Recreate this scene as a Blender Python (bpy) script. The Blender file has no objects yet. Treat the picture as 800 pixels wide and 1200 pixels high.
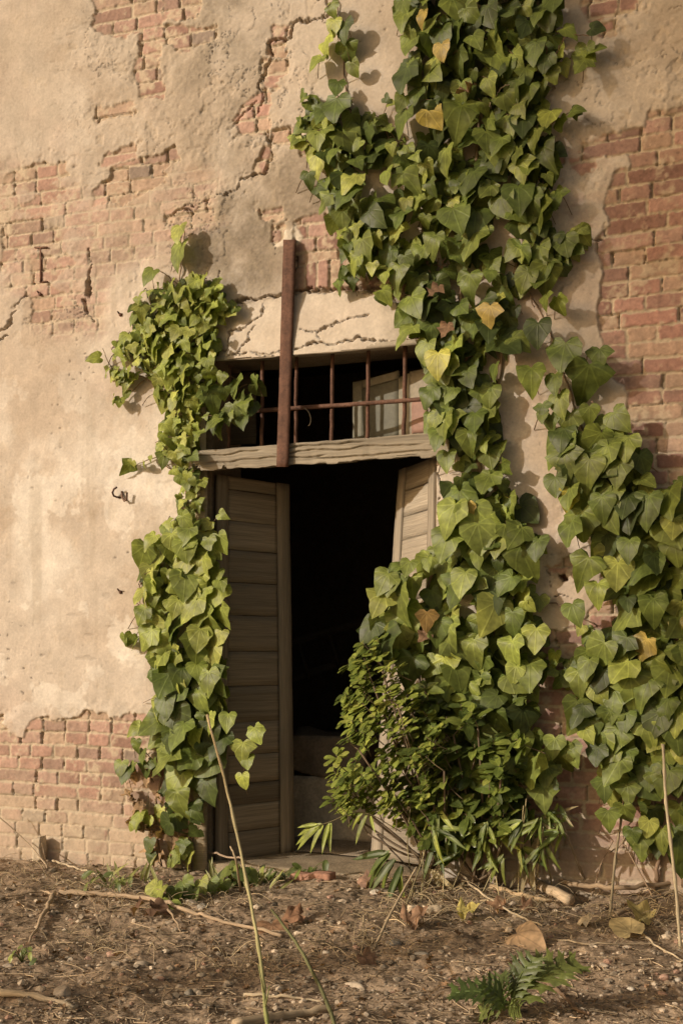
import bpy, math, random
import numpy as np
from mathutils import Vector, Matrix

random.seed(7)
RNG = np.random.default_rng(7)
S = bpy.context.scene
COL = S.collection
rad = math.radians

# ------------------------------------------------------------------ camera model (photo pixels 800 x 1200)
F = 1400.0; HOR = 720.0; PSI = rad(20.7); DIST = 5.96; EYE = 1.30
D_ = np.array([-math.sin(PSI), math.cos(PSI), 0.0])
R_ = np.array([math.cos(PSI), math.sin(PSI), 0.0])
U_ = np.array([0.0, 0.0, 1.0])
CAM = np.array([0, 0, EYE]) - DIST * D_

def P(px, py, Y=0.0):
    """point of the vertical plane y = Y seen at a place of the photograph"""
    d = D_ + R_ * ((px - 400) / F) + U_ * ((HOR - py) / F)
    return CAM + d * ((Y - CAM[1]) / d[1])

def Pd(px, py, depth):
    return CAM + (D_ + R_ * ((px - 400) / F) + U_ * ((HOR - py) / F)) * depth

def proj(X, Y, Z):
    rx, ry = X - CAM[0], Y - CAM[1]
    dep = rx * D_[0] + ry * D_[1]
    return 400 + F * (rx * R_[0] + ry * R_[1]) / dep, HOR - F * (Z - EYE) / dep, dep

# ------------------------------------------------------------------ noise
def _hash(ix, iy, seed):
    h = (ix.astype(np.int64) * 374761393 + iy.astype(np.int64) * 668265263 + seed * 982451653) & 0xFFFFFFFF
    h = ((h ^ (h >> 13)) * 1274126177) & 0xFFFFFFFF
    return ((h ^ (h >> 16)) & 0xFFFFFF) / float(0xFFFFFF)

def vnoise(x, y, seed=0):
    ix = np.floor(x); iy = np.floor(y); fx = x - ix; fy = y - iy
    fx = fx * fx * fx * (fx * (fx * 6 - 15) + 10); fy = fy * fy * fy * (fy * (fy * 6 - 15) + 10)
    a = _hash(ix, iy, seed); b = _hash(ix + 1, iy, seed); c = _hash(ix, iy + 1, seed); d = _hash(ix + 1, iy + 1, seed)
    return (a + (b - a) * fx) * (1 - fy) + (c + (d - c) * fx) * fy

def fbm(x, y, oct=4, seed=0, gain=0.5):
    t = np.zeros_like(x); a = 1.0; s = 0.0
    for o in range(oct):
        t += a * (vnoise(x * 2 ** o + 17.3 * o, y * 2 ** o - 9.1 * o, seed + o) - 0.5); s += a; a *= gain
    return t / s * 2

def sstep(a, b, x):
    t = np.clip((x - a) / (b - a), 0, 1); return t * t * (3 - 2 * t)

def poly_sd(px, py, poly):
    """signed distance to a polygon, positive inside (full arrays; far points get -60)"""
    poly = np.array(poly, float); out = np.full(px.shape, -60.0)
    lo = poly.min(0) - 45; hi = poly.max(0) + 45
    sel = (px > lo[0]) & (px < hi[0]) & (py > lo[1]) & (py < hi[1])
    x = px[sel]; y = py[sel]
    if x.size == 0: return out
    ins = np.zeros(x.shape, bool); dm = np.full(x.shape, 1e9)
    for i in range(len(poly)):
        ax, ay = poly[i]; bx, by = poly[(i + 1) % len(poly)]
        c = ((ay > y) != (by > y))
        with np.errstate(divide='ignore', invalid='ignore'):
            xi = (bx - ax) * (y - ay) / (by - ay if by != ay else 1e-9) + ax
        ins ^= c & (x < xi)
        dx, dy = bx - ax, by - ay
        t = np.clip(((x - ax) * dx + (y - ay) * dy) / (dx * dx + dy * dy + 1e-9), 0, 1)
        dm = np.minimum(dm, (x - ax - t * dx) ** 2 + (y - ay - t * dy) ** 2)
    out[sel] = np.where(ins, 1, -1) * np.sqrt(dm)
    return out

def line_d(px, py, pts):
    pts = np.array(pts, float); out = np.full(px.shape, 60.0)
    lo = pts.min(0) - 25; hi = pts.max(0) + 25
    sel = (px > lo[0]) & (px < hi[0]) & (py > lo[1]) & (py < hi[1])
    x = px[sel]; y = py[sel]; dm = np.full(x.shape, 3600.0)
    for i in range(len(pts) - 1):
        ax, ay = pts[i]; dx, dy = pts[i + 1] - pts[i]
        t = np.clip(((x - ax) * dx + (y - ay) * dy) / (dx * dx + dy * dy + 1e-9), 0, 1)
        dm = np.minimum(dm, (x - ax - t * dx) ** 2 + (y - ay - t * dy) ** 2)
    out[sel] = np.sqrt(dm); return out

# ------------------------------------------------------------------ scene graph helpers
def link(o, parent=None):
    COL.objects.link(o)
    if parent is not None: o.parent = parent
    return o

def tag(o, label=None, cat=None, group=None, kind=None):
    if label: o['label'] = label
    if cat: o['category'] = cat
    if group: o['group'] = group
    if kind: o['kind'] = kind
    return o

def thing(name, label, cat, loc=(0, 0, 0), group=None):
    o = bpy.data.objects.new(name, None); o.empty_display_size = 0.1
    o.location = loc; link(o); tag(o, label, cat, group)
    return o

class MB:
    """collects geometry for ONE mesh object"""
    def __init__(s): s.v = []; s.f = []; s.t = []; s.c = []; s.g = []; s.n = 0
    def add(s, V, loops, totals, col=(1, 1, 1), g=None):
        V = np.asarray(V, float); s.v.append(V); s.f.append(np.asarray(loops, np.int64) + s.n); s.t.append(np.asarray(totals, np.int64))
        col = np.asarray(col, float)
        s.c.append(np.tile(col, (len(V), 1)) if col.ndim == 1 else col)
        s.g.append(V.copy() if g is None else np.asarray(g, float)); s.n += len(V)
    def build(s, name, mat, parent=None, smooth=True, origin=None):
        if not s.v: return None
        V = np.concatenate(s.v); L = np.concatenate(s.f); T = np.concatenate(s.t); C = np.concatenate(s.c); G = np.concatenate(s.g)
        off = np.zeros(3)
        if parent is not None:
            off = np.array(parent.matrix_basis.translation); q = parent.parent
            while q is not None: off = off + np.array(q.matrix_basis.translation); q = q.parent
        elif origin is not None: off = np.asarray(origin, float)
        V = V - off
        me = bpy.data.meshes.new(name); me.vertices.add(len(V)); me.vertices.foreach_set('co', V.ravel())
        me.loops.add(len(L)); me.loops.foreach_set('vertex_index', L.astype(np.int32))
        me.polygons.add(len(T)); st = np.concatenate(([0], np.cumsum(T)[:-1])).astype(np.int32)
        me.polygons.foreach_set('loop_start', st); me.polygons.foreach_set('loop_total', T.astype(np.int32))
        me.polygons.foreach_set('use_smooth', np.full(len(T), smooth, bool))
        a = me.attributes.new('Col', 'FLOAT_COLOR', 'POINT'); a.data.foreach_set('color', np.column_stack([C, np.ones(len(C))]).ravel().astype(np.float32))
        a = me.attributes.new('guv', 'FLOAT_VECTOR', 'POINT'); a.data.foreach_set('vector', G.ravel().astype(np.float32))
        me.update(calc_edges=True); me.validate()
        me.materials.append(mat)
        o = bpy.data.objects.new(name, me); link(o, parent)
        if parent is None and origin is not None: o.location = origin
        return o

def grid_faces(nu, nv, keep=None):
    i = np.arange(nv - 1)[:, None] * nu + np.arange(nu - 1)[None, :]
    q = np.stack([i, i + 1, i + 1 + nu, i + nu], -1).reshape(-1, 4)
    if keep is not None: q = q[keep.ravel()]
    return q

def tube(mb, pts, r, n=6, col=(1, 1, 1), caps=True):
    pts = [np.asarray(p, float) for p in pts]; m = len(pts)
    r = [r] * m if np.isscalar(r) else list(r)
    V = []; G = []; up = np.array([0.31, 0.22, 0.92]); dist = 0
    col = np.asarray(col, float)
    for k in range(m):
        t = pts[min(k + 1, m - 1)] - pts[max(k - 1, 0)]; t = t / (np.linalg.norm(t) + 1e-9)
        a = np.cross(t, up); na = np.linalg.norm(a)
        if na < 0.1: a = np.cross(t, np.array([1.0, 0, 0])); na = np.linalg.norm(a)
        a /= na; b = np.cross(t, a)
        if k: dist += np.linalg.norm(pts[k] - pts[k - 1])
        for j in range(n):
            an = 2 * math.pi * j / n
            V.append(pts[k] + r[k] * (math.cos(an) * a + math.sin(an) * b)); G.append((dist, r[k] * math.cos(an), r[k] * math.sin(an)))
    L = []; T = []
    for k in range(m - 1):
        for j in range(n):
            j2 = (j + 1) % n; L += [k * n + j, k * n + j2, (k + 1) * n + j2, (k + 1) * n + j]; T.append(4)
    if caps:
        L += list(range(n - 1, -1, -1)); T.append(n); L += [(m - 1) * n + j for j in range(n)]; T.append(n)
    mb.add(V, L, T, np.repeat(col, n, 0) if col.ndim == 2 else col, G)

def curve_pts(pts, n=8, wob=0.0, seed=0):
    """catmull-rom through pts"""
    pts = [np.asarray(p, float) for p in pts]; rg = np.random.default_rng(seed)
    if len(pts) < 3 and wob == 0:
        return [pts[0] + (pts[-1] - pts[0]) * t for t in np.linspace(0, 1, n)]
    q = [2 * pts[0] - pts[1]] + pts + [2 * pts[-1] - pts[-2]]; out = []
    for i in range(1, len(q) - 2):
        for t in np.linspace(0, 1, n, endpoint=False):
            a, b, c, d = q[i - 1], q[i], q[i + 1], q[i + 2]
            out.append(0.5 * (2 * b + (c - a) * t + (2 * a - 5 * b + 4 * c - d) * t * t + (3 * b - a - 3 * c + d) * t ** 3))
    out.append(pts[-1])
    if wob:
        for k in range(1, len(out) - 1): out[k] = out[k] + rg.normal(0, wob, 3)
    return out

def rough_box(mb, corners, n=(8, 3, 2), amp=0.003, freq=12.0, seed=0, col=(1, 1, 1), ragged=None):
    """box given by 8 corners [u][v][w], its faces subdivided and worn by noise"""
    c = np.array(corners, float).reshape(2, 2, 2, 3)
    L1 = np.linalg.norm(c[1, 0, 0] - c[0, 0, 0]); L2 = np.linalg.norm(c[0, 1, 0] - c[0, 0, 0]); L3 = np.linalg.norm(c[0, 0, 1] - c[0, 0, 0])
    idx = {}; V = []; G = []
    def vid(i, j, k):
        key = (i, j, k)
        if key not in idx:
            u, v, w = i / n[0], j / n[1], k / n[2]
            p = sum(c[a, b, d] * ((u if a else 1 - u) * (v if b else 1 - v) * (w if d else 1 - w)) for a in (0, 1) for b in (0, 1) for d in (0, 1))
            idx[key] = len(V); V.append(p); G.append((u * L1, v * L2, w * L3))
        return idx[key]
    Q = []
    for i in range(n[0]):
        for j in range(n[1]):
            Q.append([vid(i, j, 0), vid(i, j + 1, 0), vid(i + 1, j + 1, 0), vid(i + 1, j, 0)])
            Q.append([vid(i, j, n[2]), vid(i + 1, j, n[2]), vid(i + 1, j + 1, n[2]), vid(i, j + 1, n[2])])
    for i in range(n[0]):
        for k in range(n[2]):
            Q.append([vid(i, 0, k), vid(i + 1, 0, k), vid(i + 1, 0, k + 1), vid(i, 0, k + 1)])
            Q.append([vid(i, n[1], k), vid(i, n[1], k + 1), vid(i + 1, n[1], k + 1), vid(i + 1, n[1], k)])
    for j in range(n[1]):
        for k in range(n[2]):
            Q.append([vid(0, j, k), vid(0, j, k + 1), vid(0, j + 1, k + 1), vid(0, j + 1, k)])
            Q.append([vid(n[0], j, k), vid(n[0], j + 1, k), vid(n[0], j + 1, k + 1), vid(n[0], j, k + 1)])
    V = np.array(V); G = np.array(G)
    s = seed * 13.7
    dn = np.column_stack([fbm(V[:, 0] * freq + V[:, 2] * 3 + s, V[:, 1] * freq + V[:, 2] * freq + 5 + k * 31, 3, seed + k) for k in range(3)])
    V = V + dn * amp
    if ragged is not None: V = ragged(V, G)
    mb.add(V, np.array(Q).ravel(), np.full(len(Q), 4), col, G + s)

def box_corners(o, u, v, w):
    o, u, v, w = [np.asarray(q, float) for q in (o, u, v, w)]
    return [o + a * u + b * v + c * w for a in (0, 1) for b in (0, 1) for c in (0, 1)]

# ------------------------------------------------------------------ materials
def new_mat(name):
    m = bpy.data.materials.new(name); m.use_nodes = True; nt = m.node_tree; nt.nodes.clear()
    out = nt.nodes.new('ShaderNodeOutputMaterial'); return m, nt, out

def N(nt, t, **k):
    n = nt.nodes.new(t)
    for a, b in k.items():
        if a.startswith('i_'):
            key = a[2:]; n.inputs[int(key) if key.isdigit() else key].default_value = b
        else: setattr(n, a, b)
    return n

def surf_mat(name, fine=60.0, contrast=0.35, bump=0.3, bdist=0.004, rough=0.9, spec=0.25, stretch=None, use_guv=False, tint=None, coarse=6.0, ccon=0.2):
    """colour attribute x procedural noise, noise bump"""
    m, nt, out = new_mat(name); l = nt.links.new
    bs = N(nt, 'ShaderNodeBsdfPrincipled', i_Roughness=rough); bs.inputs['Specular IOR Level'].default_value = spec
    at = N(nt, 'ShaderNodeAttribute', attribute_name='Col')
    if use_guv: co = N(nt, 'ShaderNodeAttribute', attribute_name='guv').outputs['Vector']
    else: co = N(nt, 'ShaderNodeTexCoord').outputs['Object']
    if stretch:
        mp = N(nt, 'ShaderNodeMapping'); mp.inputs['Scale'].default_value = stretch; l(co, mp.inputs['Vector']); co = mp.outputs['Vector']
    n1 = N(nt, 'ShaderNodeTexNoise', i_Scale=fine, i_Detail=6.0, i_Roughness=0.65); l(co, n1.inputs['Vector'])
    n2 = N(nt, 'ShaderNodeTexNoise', i_Scale=coarse, i_Detail=5.0, i_Roughness=0.6); l(co, n2.inputs['Vector'])
    m1 = N(nt, 'ShaderNodeMapRange'); m1.inputs[1].default_value = 0.3; m1.inputs[2].default_value = 0.7; m1.inputs[3].default_value = 1 - contrast; m1.inputs[4].default_value = 1 + contrast
    l(n1.outputs[0], m1.inputs[0])
    m2 = N(nt, 'ShaderNodeMapRange'); m2.inputs[1].default_value = 0.3; m2.inputs[2].default_value = 0.7; m2.inputs[3].default_value = 1 - ccon; m2.inputs[4].default_value = 1 + ccon
    l(n2.outputs[0], m2.inputs[0])
    mu = N(nt, 'ShaderNodeMath', operation='MULTIPLY'); l(m1.outputs[0], mu.inputs[0]); l(m2.outputs[0], mu.inputs[1])
    vm = N(nt, 'ShaderNodeVectorMath', operation='SCALE'); l(at.outputs['Color'], vm.inputs[0]); l(mu.outputs[0], vm.inputs['Scale'])
    l(vm.outputs[0], bs.inputs['Base Color'])
    if bump:
        bp = N(nt, 'ShaderNodeBump', i_Strength=bump, i_Distance=bdist); l(n1.outputs[0], bp.inputs['Height']); l(bp.outputs[0], bs.inputs['Normal'])
    l(bs.outputs[0], out.inputs[0]); return m

def leaf_mat(name, rough=0.42, trans=0.22, vein=0.35, spacing=0.62, spec=0.4):
    m, nt, out = new_mat(name); l = nt.links.new
    at = N(nt, 'ShaderNodeAttribute', attribute_name='Col'); uv = N(nt, 'ShaderNodeAttribute', attribute_name='guv')
    sp = N(nt, 'ShaderNodeSeparateXYZ'); l(uv.outputs['Vector'], sp.inputs[0])
    an = N(nt, 'ShaderNodeMath', operation='ARCTAN2'); l(sp.outputs[0], an.inputs[0])
    ng = N(nt, 'ShaderNodeMath', operation='MULTIPLY', i_1=-1.0); l(sp.outputs[1], ng.inputs[0]); l(ng.outputs[0], an.inputs[1])
    # distance of the angle to the nearest main vein
    ad = N(nt, 'ShaderNodeMath', operation='ADD', i_1=spacing / 2 + spacing * 8); l(an.outputs[0], ad.inputs[0])
    md = N(nt, 'ShaderNodeMath', operation='MODULO', i_1=spacing); l(ad.outputs[0], md.inputs[0])
    sb = N(nt, 'ShaderNodeMath', operation='SUBTRACT', i_1=spacing / 2); l(md.outputs[0], sb.inputs[0])
    ab = N(nt, 'ShaderNodeMath', operation='ABSOLUTE'); l(sb.outputs[0], ab.inputs[0])
    ln = N(nt, 'ShaderNodeVectorMath', operation='LENGTH'); l(uv.outputs['Vector'], ln.inputs[0])
    dd = N(nt, 'ShaderNodeMath', operation='MULTIPLY'); l(ab.outputs[0], dd.inputs[0]); l(ln.outputs['Value'], dd.inputs[1])
    vr = N(nt, 'ShaderNodeMapRange'); vr.inputs[1].default_value = 0.008; vr.inputs[2].default_value = 0.032; vr.inputs[3].default_value = 1.0; vr.inputs[4].default_value = 0.0
    l(dd.outputs[0], vr.inputs[0])
    co = N(nt, 'ShaderNodeTexCoord')
    nz = N(nt, 'ShaderNodeTexNoise', i_Scale=38.0, i_Detail=5.0); l(co.outputs['Object'], nz.inputs['Vector'])
    mr = N(nt, 'ShaderNodeMapRange'); mr.inputs[1].default_value = 0.3; mr.inputs[2].default_value = 0.7; mr.inputs[3].default_value = 0.75; mr.inputs[4].default_value = 1.25
    l(nz.outputs[0], mr.inputs[0])
    vb0 = N(nt, 'ShaderNodeMath', operation='MULTIPLY_ADD', i_1=vein); l(vr.outputs[0], vb0.inputs[0]); l(mr.outputs[0], vb0.inputs[2])
    nb = N(nt, 'ShaderNodeTexNoise', i_Scale=11.0, i_Detail=4.0); l(co.outputs['Object'], nb.inputs['Vector'])
    mb_ = N(nt, 'ShaderNodeMapRange'); mb_.inputs[1].default_value = 0.32; mb_.inputs[2].default_value = 0.68; mb_.inputs[3].default_value = 0.68; mb_.inputs[4].default_value = 1.3
    l(nb.outputs[0], mb_.inputs[0]); vb = N(nt, 'ShaderNodeMath', operation='MULTIPLY'); l(vb0.outputs[0], vb.inputs[0]); l(mb_.outputs[0], vb.inputs[1])
    sc = N(nt, 'ShaderNodeVectorMath', operation='SCALE'); l(at.outputs['Color'], sc.inputs[0]); l(vb.outputs[0], sc.inputs['Scale'])
    bs = N(nt, 'ShaderNodeBsdfPrincipled', i_Roughness=rough); bs.inputs['Specular IOR Level'].default_value = spec
    l(sc.outputs[0], bs.inputs['Base Color'])
    bp = N(nt, 'ShaderNodeBump', i_Strength=0.35, i_Distance=0.004)
    hs = N(nt, 'ShaderNodeMath', operation='MULTIPLY_ADD', i_1=-0.5); l(vr.outputs[0], hs.inputs[0]); l(nz.outputs[0], hs.inputs[2])
    l(hs.outputs[0], bp.inputs['Height']); l(bp.outputs[0], bs.inputs['Normal'])
    tr = N(nt, 'ShaderNodeBsdfTranslucent'); tm = N(nt, 'ShaderNodeVectorMath', operation='MULTIPLY'); tm.inputs[1].default_value = (1.5, 1.6, 0.7)
    l(sc.outputs[0], tm.inputs[0]); l(tm.outputs[0], tr.inputs['Color'])
    mx = N(nt, 'ShaderNodeMixShader', i_0=trans); l(bs.outputs[0], mx.inputs[1]); l(tr.outputs[0], mx.inputs[2])
    l(mx.outputs[0], out.inputs[0]); return m

M_WALL = surf_mat('aged_plaster_and_brick', fine=75, contrast=0.10, bump=0.3, bdist=0.003, coarse=9, ccon=0.09, rough=0.93, spec=0.15)
M_WOOD = surf_mat('weathered_grey_wood', fine=14, contrast=0.32, bump=0.7, bdist=0.002, use_guv=True, stretch=(0.4, 22, 22), coarse=2.0, ccon=0.22, rough=0.9, spec=.12)
M_RUST = surf_mat('rusty_iron', fine=70, contrast=0.4, bump=0.4, bdist=0.002, coarse=14, ccon=0.3, rough=0.8, spec=0.3)
M_SOIL = surf_mat('dry_soil', fine=110, contrast=0.42, bump=0.7, bdist=0.006, coarse=9, ccon=0.3, rough=0.97, spec=0.1)
M_STONE = surf_mat('pale_stone', fine=60, contrast=0.22, bump=0.4, bdist=0.004, coarse=12, ccon=0.15, rough=0.92, spec=0.15)
M_STEM = surf_mat('dry_stem', fine=14, contrast=0.3, bump=0.4, bdist=0.002, use_guv=True, stretch=(1, 12, 12), coarse=3, ccon=0.25, rough=0.8)
M_PANEL = surf_mat('old_painted_board', fine=40, contrast=0.12, bump=0.2, bdist=0.002, coarse=5, ccon=0.15, rough=0.6)
M_LEAF = leaf_mat('ivy_leaf', spacing=0.62, rough=.47, spec=.35, vein=.36, trans=.2)
M_BLADE = leaf_mat('narrow_leaf', spacing=6.0, rough=0.45, vein=0.4)
M_GLOSS = leaf_mat('glossy_small_leaf', spacing=6.0, rough=0.26, trans=0.15, vein=0.3, spec=0.6)
M_DRY = leaf_mat('dead_leaf', spacing=0.62, rough=0.8, trans=0.15, vein=-0.2, spec=0.15)

# ------------------------------------------------------------------ masonry wall
wx = np.unique(np.concatenate([np.arange(-4.6, -2.25, 0.05), np.arange(-2.25, 1.95, 0.0052), np.arange(1.95, 4.3, 0.05)]))
wz = np.unique(np.concatenate([np.arange(-0.5, -0.14, 0.05), np.arange(-0.14, 4.85, 0.0052), np.arange(4.85, 6.6, 0.05)]))
GX, GZ = np.meshgrid(wx, wz); X = GX.ravel(); Z = GZ.ravel()
PX, PY, _dep = proj(X, np.zeros_like(X), Z)
n_lo = fbm(X * 2.1, Z * 2.1, 4, 11); n_md = fbm(X * 9, Z * 9, 4, 21); n_hi = fbm(X * 42, Z * 42, 3, 31); n_vhi = fbm(X * 110, Z * 110, 2, 33)
WPX = PX + 3.2 * n_md * 2 + 2.4 * n_hi; WPY = PY + 3.2 * fbm(X * 9 + 40, Z * 9, 4, 41) * 2 + 2.4 * fbm(X * 42, Z * 42 + 9, 3, 43)

# brick courses (lengths vary from header to stretcher)
PITCH = 0.0725
zr = Z + 0.010 * fbm(X * 1.1, Z * 0.7, 2, 51) + 0.004 * fbm(X * 5, Z * 5, 3, 52)
row = np.floor(zr / PITCH).astype(int); fz = zr - row * PITCH
bid = np.zeros(X.shape, int); dxb = np.zeros(X.shape)
rg = np.random.default_rng(5)
for r in range(row.min(), row.max() + 1):
    xs = [-5.0 + rg.uniform(0, .28)]
    while xs[-1] < 5:
        low = r * PITCH < 0.95 and xs[-1] < 0
        xs.append(xs[-1] + (rg.choice([.138, .145, .15]) if rg.random() < (0.9 if low else 0.62) else rg.uniform(.255, .285)))
    xs = np.array(xs); s = np.where(row == r)[0]
    xx = X[s] + 0.004 * fbm(X[s] * 5 + r * 7.7, Z[s] * 12, 2, 57)
    k = np.searchsorted(xs, xx) - 1; bid[s] = r * 1000 + k
    dxb[s] = np.minimum(xx - xs[k], xs[k + 1] - xx)
_j = (_hash(bid.astype(float), bid * 0.0 + 21, 73) - .5) * .007; fz = fz + _j; dzb = np.minimum(fz, PITCH - fz)
# soldier bricks of the arch over the door
V_ARCH = [(338, 350), (340, 312), (380, 303), (430, 303), (475, 318), (500, 340), (480, 362), (440, 345), (390, 340), (345, 346)]
sd = poly_sd(PX, PY, V_ARCH); sm = sd > 0
xa = X + 0.10 * (Z - 2.8) * (X - 0.0) ; ka = np.floor(xa / 0.068).astype(int); fa = xa - ka * 0.068
dxb = np.where(sm, np.minimum(fa, 0.068 - fa), dxb); dzb = np.where(sm, np.maximum(0.0, sd) * 0.004, dzb); bid = np.where(sm, 777000 + ka, bid)
jit = 0.0062 * n_hi + 0.004 * n_md + 0.0015 * n_vhi
rr = 0.018
dcor = np.where((dxb < rr) & (dzb < rr), rr - np.hypot(rr - dxb, rr - dzb), np.minimum(dxb, dzb))
mort = 1 - sstep(0.0035, 0.0085, dcor + jit)
h1 = _hash(bid.astype(float), bid.astype(float) * 0 + 3, 61); h2 = _hash(bid.astype(float), bid.astype(float) * 0 + 5, 67); h3 = _hash(bid.astype(float), bid.astype(float) * 0 + 9, 71)
worn = sstep(0.86, 0.95, h3)                                   # bricks eaten away
Hb = (h1 - .5) * 0.006 - worn * 0.008 + 0.0026 * n_md + 0.0022 * n_hi + .0008 * n_vhi - mort * (0.0052 + 0.004 * n_md)
vj = mort * (dxb < dzb) * sstep(.5, .62, h2 + .5 * n_md); Hb -= vj * .011; hj = mort * (dxb >= dzb) * sstep(.15, .5, n_md + .5 * n_hi - .1); Hb -= hj * .008
cb = np.stack([0.345 + .07 * h2, 0.19 + .08 * h2, 0.15 + .07 * h2], -1)
cb *= (0.70 + 0.56 * h1)[:, None]
gr = sstep(0.955, 0.965, h1)[:, None] * .8; cb = cb * (1 - gr) + np.array([.20, .175, .145]) * gr
pale = sstep(0.70, 0.82, h3)[:, None] * 0.6; cb = cb * (1 - pale) + np.array([.50, .37, .26]) * pale
soot = sstep(.15, .6, fbm(X * 7, Z * 9, 4, 131))[:, None] * .35; cb = cb * (1 - soot) + np.array([.20, .15, .115]) * soot
cb *= (1 + 0.22 * n_hi + 0.12 * n_vhi)[:, None]
cm = np.array([.50, .41, .295]) * (1 + 0.14 * n_md + 0.10 * n_vhi)[:, None]
left_dust = np.clip((420 - PX) / 420, 0, 1)
crust = np.clip(sstep(0.0, 0.5, n_md + 0.6 * n_hi + 0.25 * n_lo - 0.12 + .04 * left_dust) * 0.75 + .20 * left_dust + .04, 0, 1)[:, None]   # mortar crust smeared on the bricks
cb = cb * (1 - crust) + cm * crust
cm = cm * (1 - .4 * np.clip(vj + hj, 0, 1))[:, None]
cbr = cb * (1 - mort[:, None]) + cm * mort[:, None]

# plaster: bare-brick patches are polygons traced on the wall
BARE = [
 [(1200, -300), (1200, 118), (770, 126), (757, 132), (755, 150), (735, 156), (680, 166), (674, 178), (692, 182), (742, 176), (736, 202), (722, 200), (716, 222), (708, 245), (712, 262), (697, 290), (703, 310), (700, 335), (697, 362), (705, 395), (712, 420), (716, 438), (733, 452), (731, 480), (725, 500), (745, 525), (735, 570), (722, 620), (700, 700), (676, 733), (658, 741), (640, 740), (590, 735), (560, 745), (538, 800), (538, 1200), (1200, 1200)],
 [(-500, 842), (-10, 845), (5, 840), (9, 858), (28, 862), (35, 842), (58, 839), (64, 845), (94, 838), (101, 832), (122, 838), (128, 845), (140, 843), (151, 834), (163, 838), (185, 836), (240, 830), (240, 1200), (-500, 1200)],
 [(110, -6), (187, -6), (190, 18), (189, 34), (135, 42), (111, 33), (112, 12)],
 [(193, -6), (240, -6), (237, 18), (192, 27)],
 [(164, 62), (166, 42), (210, 31), (256, 35), (250, 46), (214, 57), (192, 55), (190, 75), (162, 82)],
 [(163, 66), (188, 66), (190, 100), (192, 114), (166, 116), (168, 100), (160, 84)],
 [(115, 128), (156, 121), (157, 134), (114, 143)],
 [(121, 187), (125, 178), (160, 170), (160, 184), (137, 192), (120, 192)],
 [(134, 196), (160, 186), (190, 180), (203, 170), (206, 185), (190, 196), (190, 215), (165, 225), (150, 238), (125, 240), (108, 243), (108, 226), (124, 212), (133, 208)],
 [(5, 224), (5, 203), (45, 193), (75, 190), (79, 205), (62, 217), (79, 225), (58, 236), (64, 250), (24, 252), (22, 240), (50, 230), (22, 222)],
 [(3, 275), (14, 263), (45, 256), (74, 262), (73, 284), (50, 290), (20, 290), (4, 310)],
 [(192, 250), (210, 242), (248, 235), (248, 246), (190, 262)],
 [(40, 345), (50, 335), (75, 345), (72, 365), (55, 380), (40, 378)],
 [(38, 300), (75, 296), (88, 310), (62, 330), (42, 336)],
 [(320, 32), (344, 28), (343, 44), (322, 48)], [(316, 50), (336, 48), (334, 64), (314, 66)],
 [(311, 71), (337, 66), (335, 83), (309, 87)], [(309, 88), (326, 84), (322, 100), (308, 104)],
 [(292, 118), (312, 104), (314, 140), (320, 148), (313, 156), (280, 158), (275, 142)],
 [(318, 155), (345, 152), (348, 162), (335, 170), (320, 167)], [(349, 168), (364, 170), (366, 180), (352, 182)],
 [(303, 186), (312, 170), (318, 185), (308, 203), (302, 198)],
 [(302, 244), (332, 240), (334, 256), (306, 258)], [(318, 262), (337, 258), (330, 282), (318, 286)],
 [(340, 300), (345, 262), (378, 250), (404, 256), (430, 280), (470, 300), (500, 320), (502, 345), (480, 366), (455, 341), (390, 337), (345, 341)],
 [(678, 4), (690, -6), (742, -6), (746, 14), (718, 24), (690, 24)], [(664, 184), (694, 180), (696, 196), (676, 208), (664, 200)],
 [(640, 661), (662, 661), (660, 668), (642, 668)], [(660, 655), (672, 651), (676, 657), (664, 661)],
 [(700, 32), (722, 30), (722, 44), (702, 46)], [(640, 180), (660, 176), (660, 192), (642, 196)],
]
bare = np.full(X.shape, -60.0)
for pl in BARE: bare = np.maximum(bare, poly_sd(WPX, WPY, pl))
outside = (PX < -60) | (PX > 860) | (PY < -60)
bare = np.where(bare > -40, bare + 5.5 * fbm(X * 6, Z * 7, 5, 77) - 1.6 * np.clip(n_hi * 2, 0, 1) + 1.2, bare)
bare = np.where(outside, np.maximum(bare, (n_lo - 0.25) * 120), bare)
pm = 1 - sstep(-1.6, 1.2, bare)                               # 1 = plaster
HOLLOW = [(-30, 195), (60, 190), (130, 235), (190, 180), (250, 200), (262, 262), (190, 300), (130, 330), (125, 400), (60, 400), (10, 330)]
wash = sstep(-12, 14, poly_sd(PX + 14 * n_md, PY + 14 * n_lo, HOLLOW)) * (0.80 + 0.7 * n_md + 0.35 * n_lo)
wash = np.maximum(wash, sstep(0, 25, poly_sd(PX + 10 * n_md, PY + 10 * n_lo, [(640, 150), (720, 140), (730, 230), (690, 330), (650, 240)])) * (0.3 + 0.8 * n_md))
wash = np.clip(wash, 0, 1) * pm                                # plaster worn so thin that brick shows
thick = (0.015 + 0.003 * n_lo + 0.002 * n_md) * (.55 + .45 * sstep(0, 16, -bare + 6 * n_md))
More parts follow.
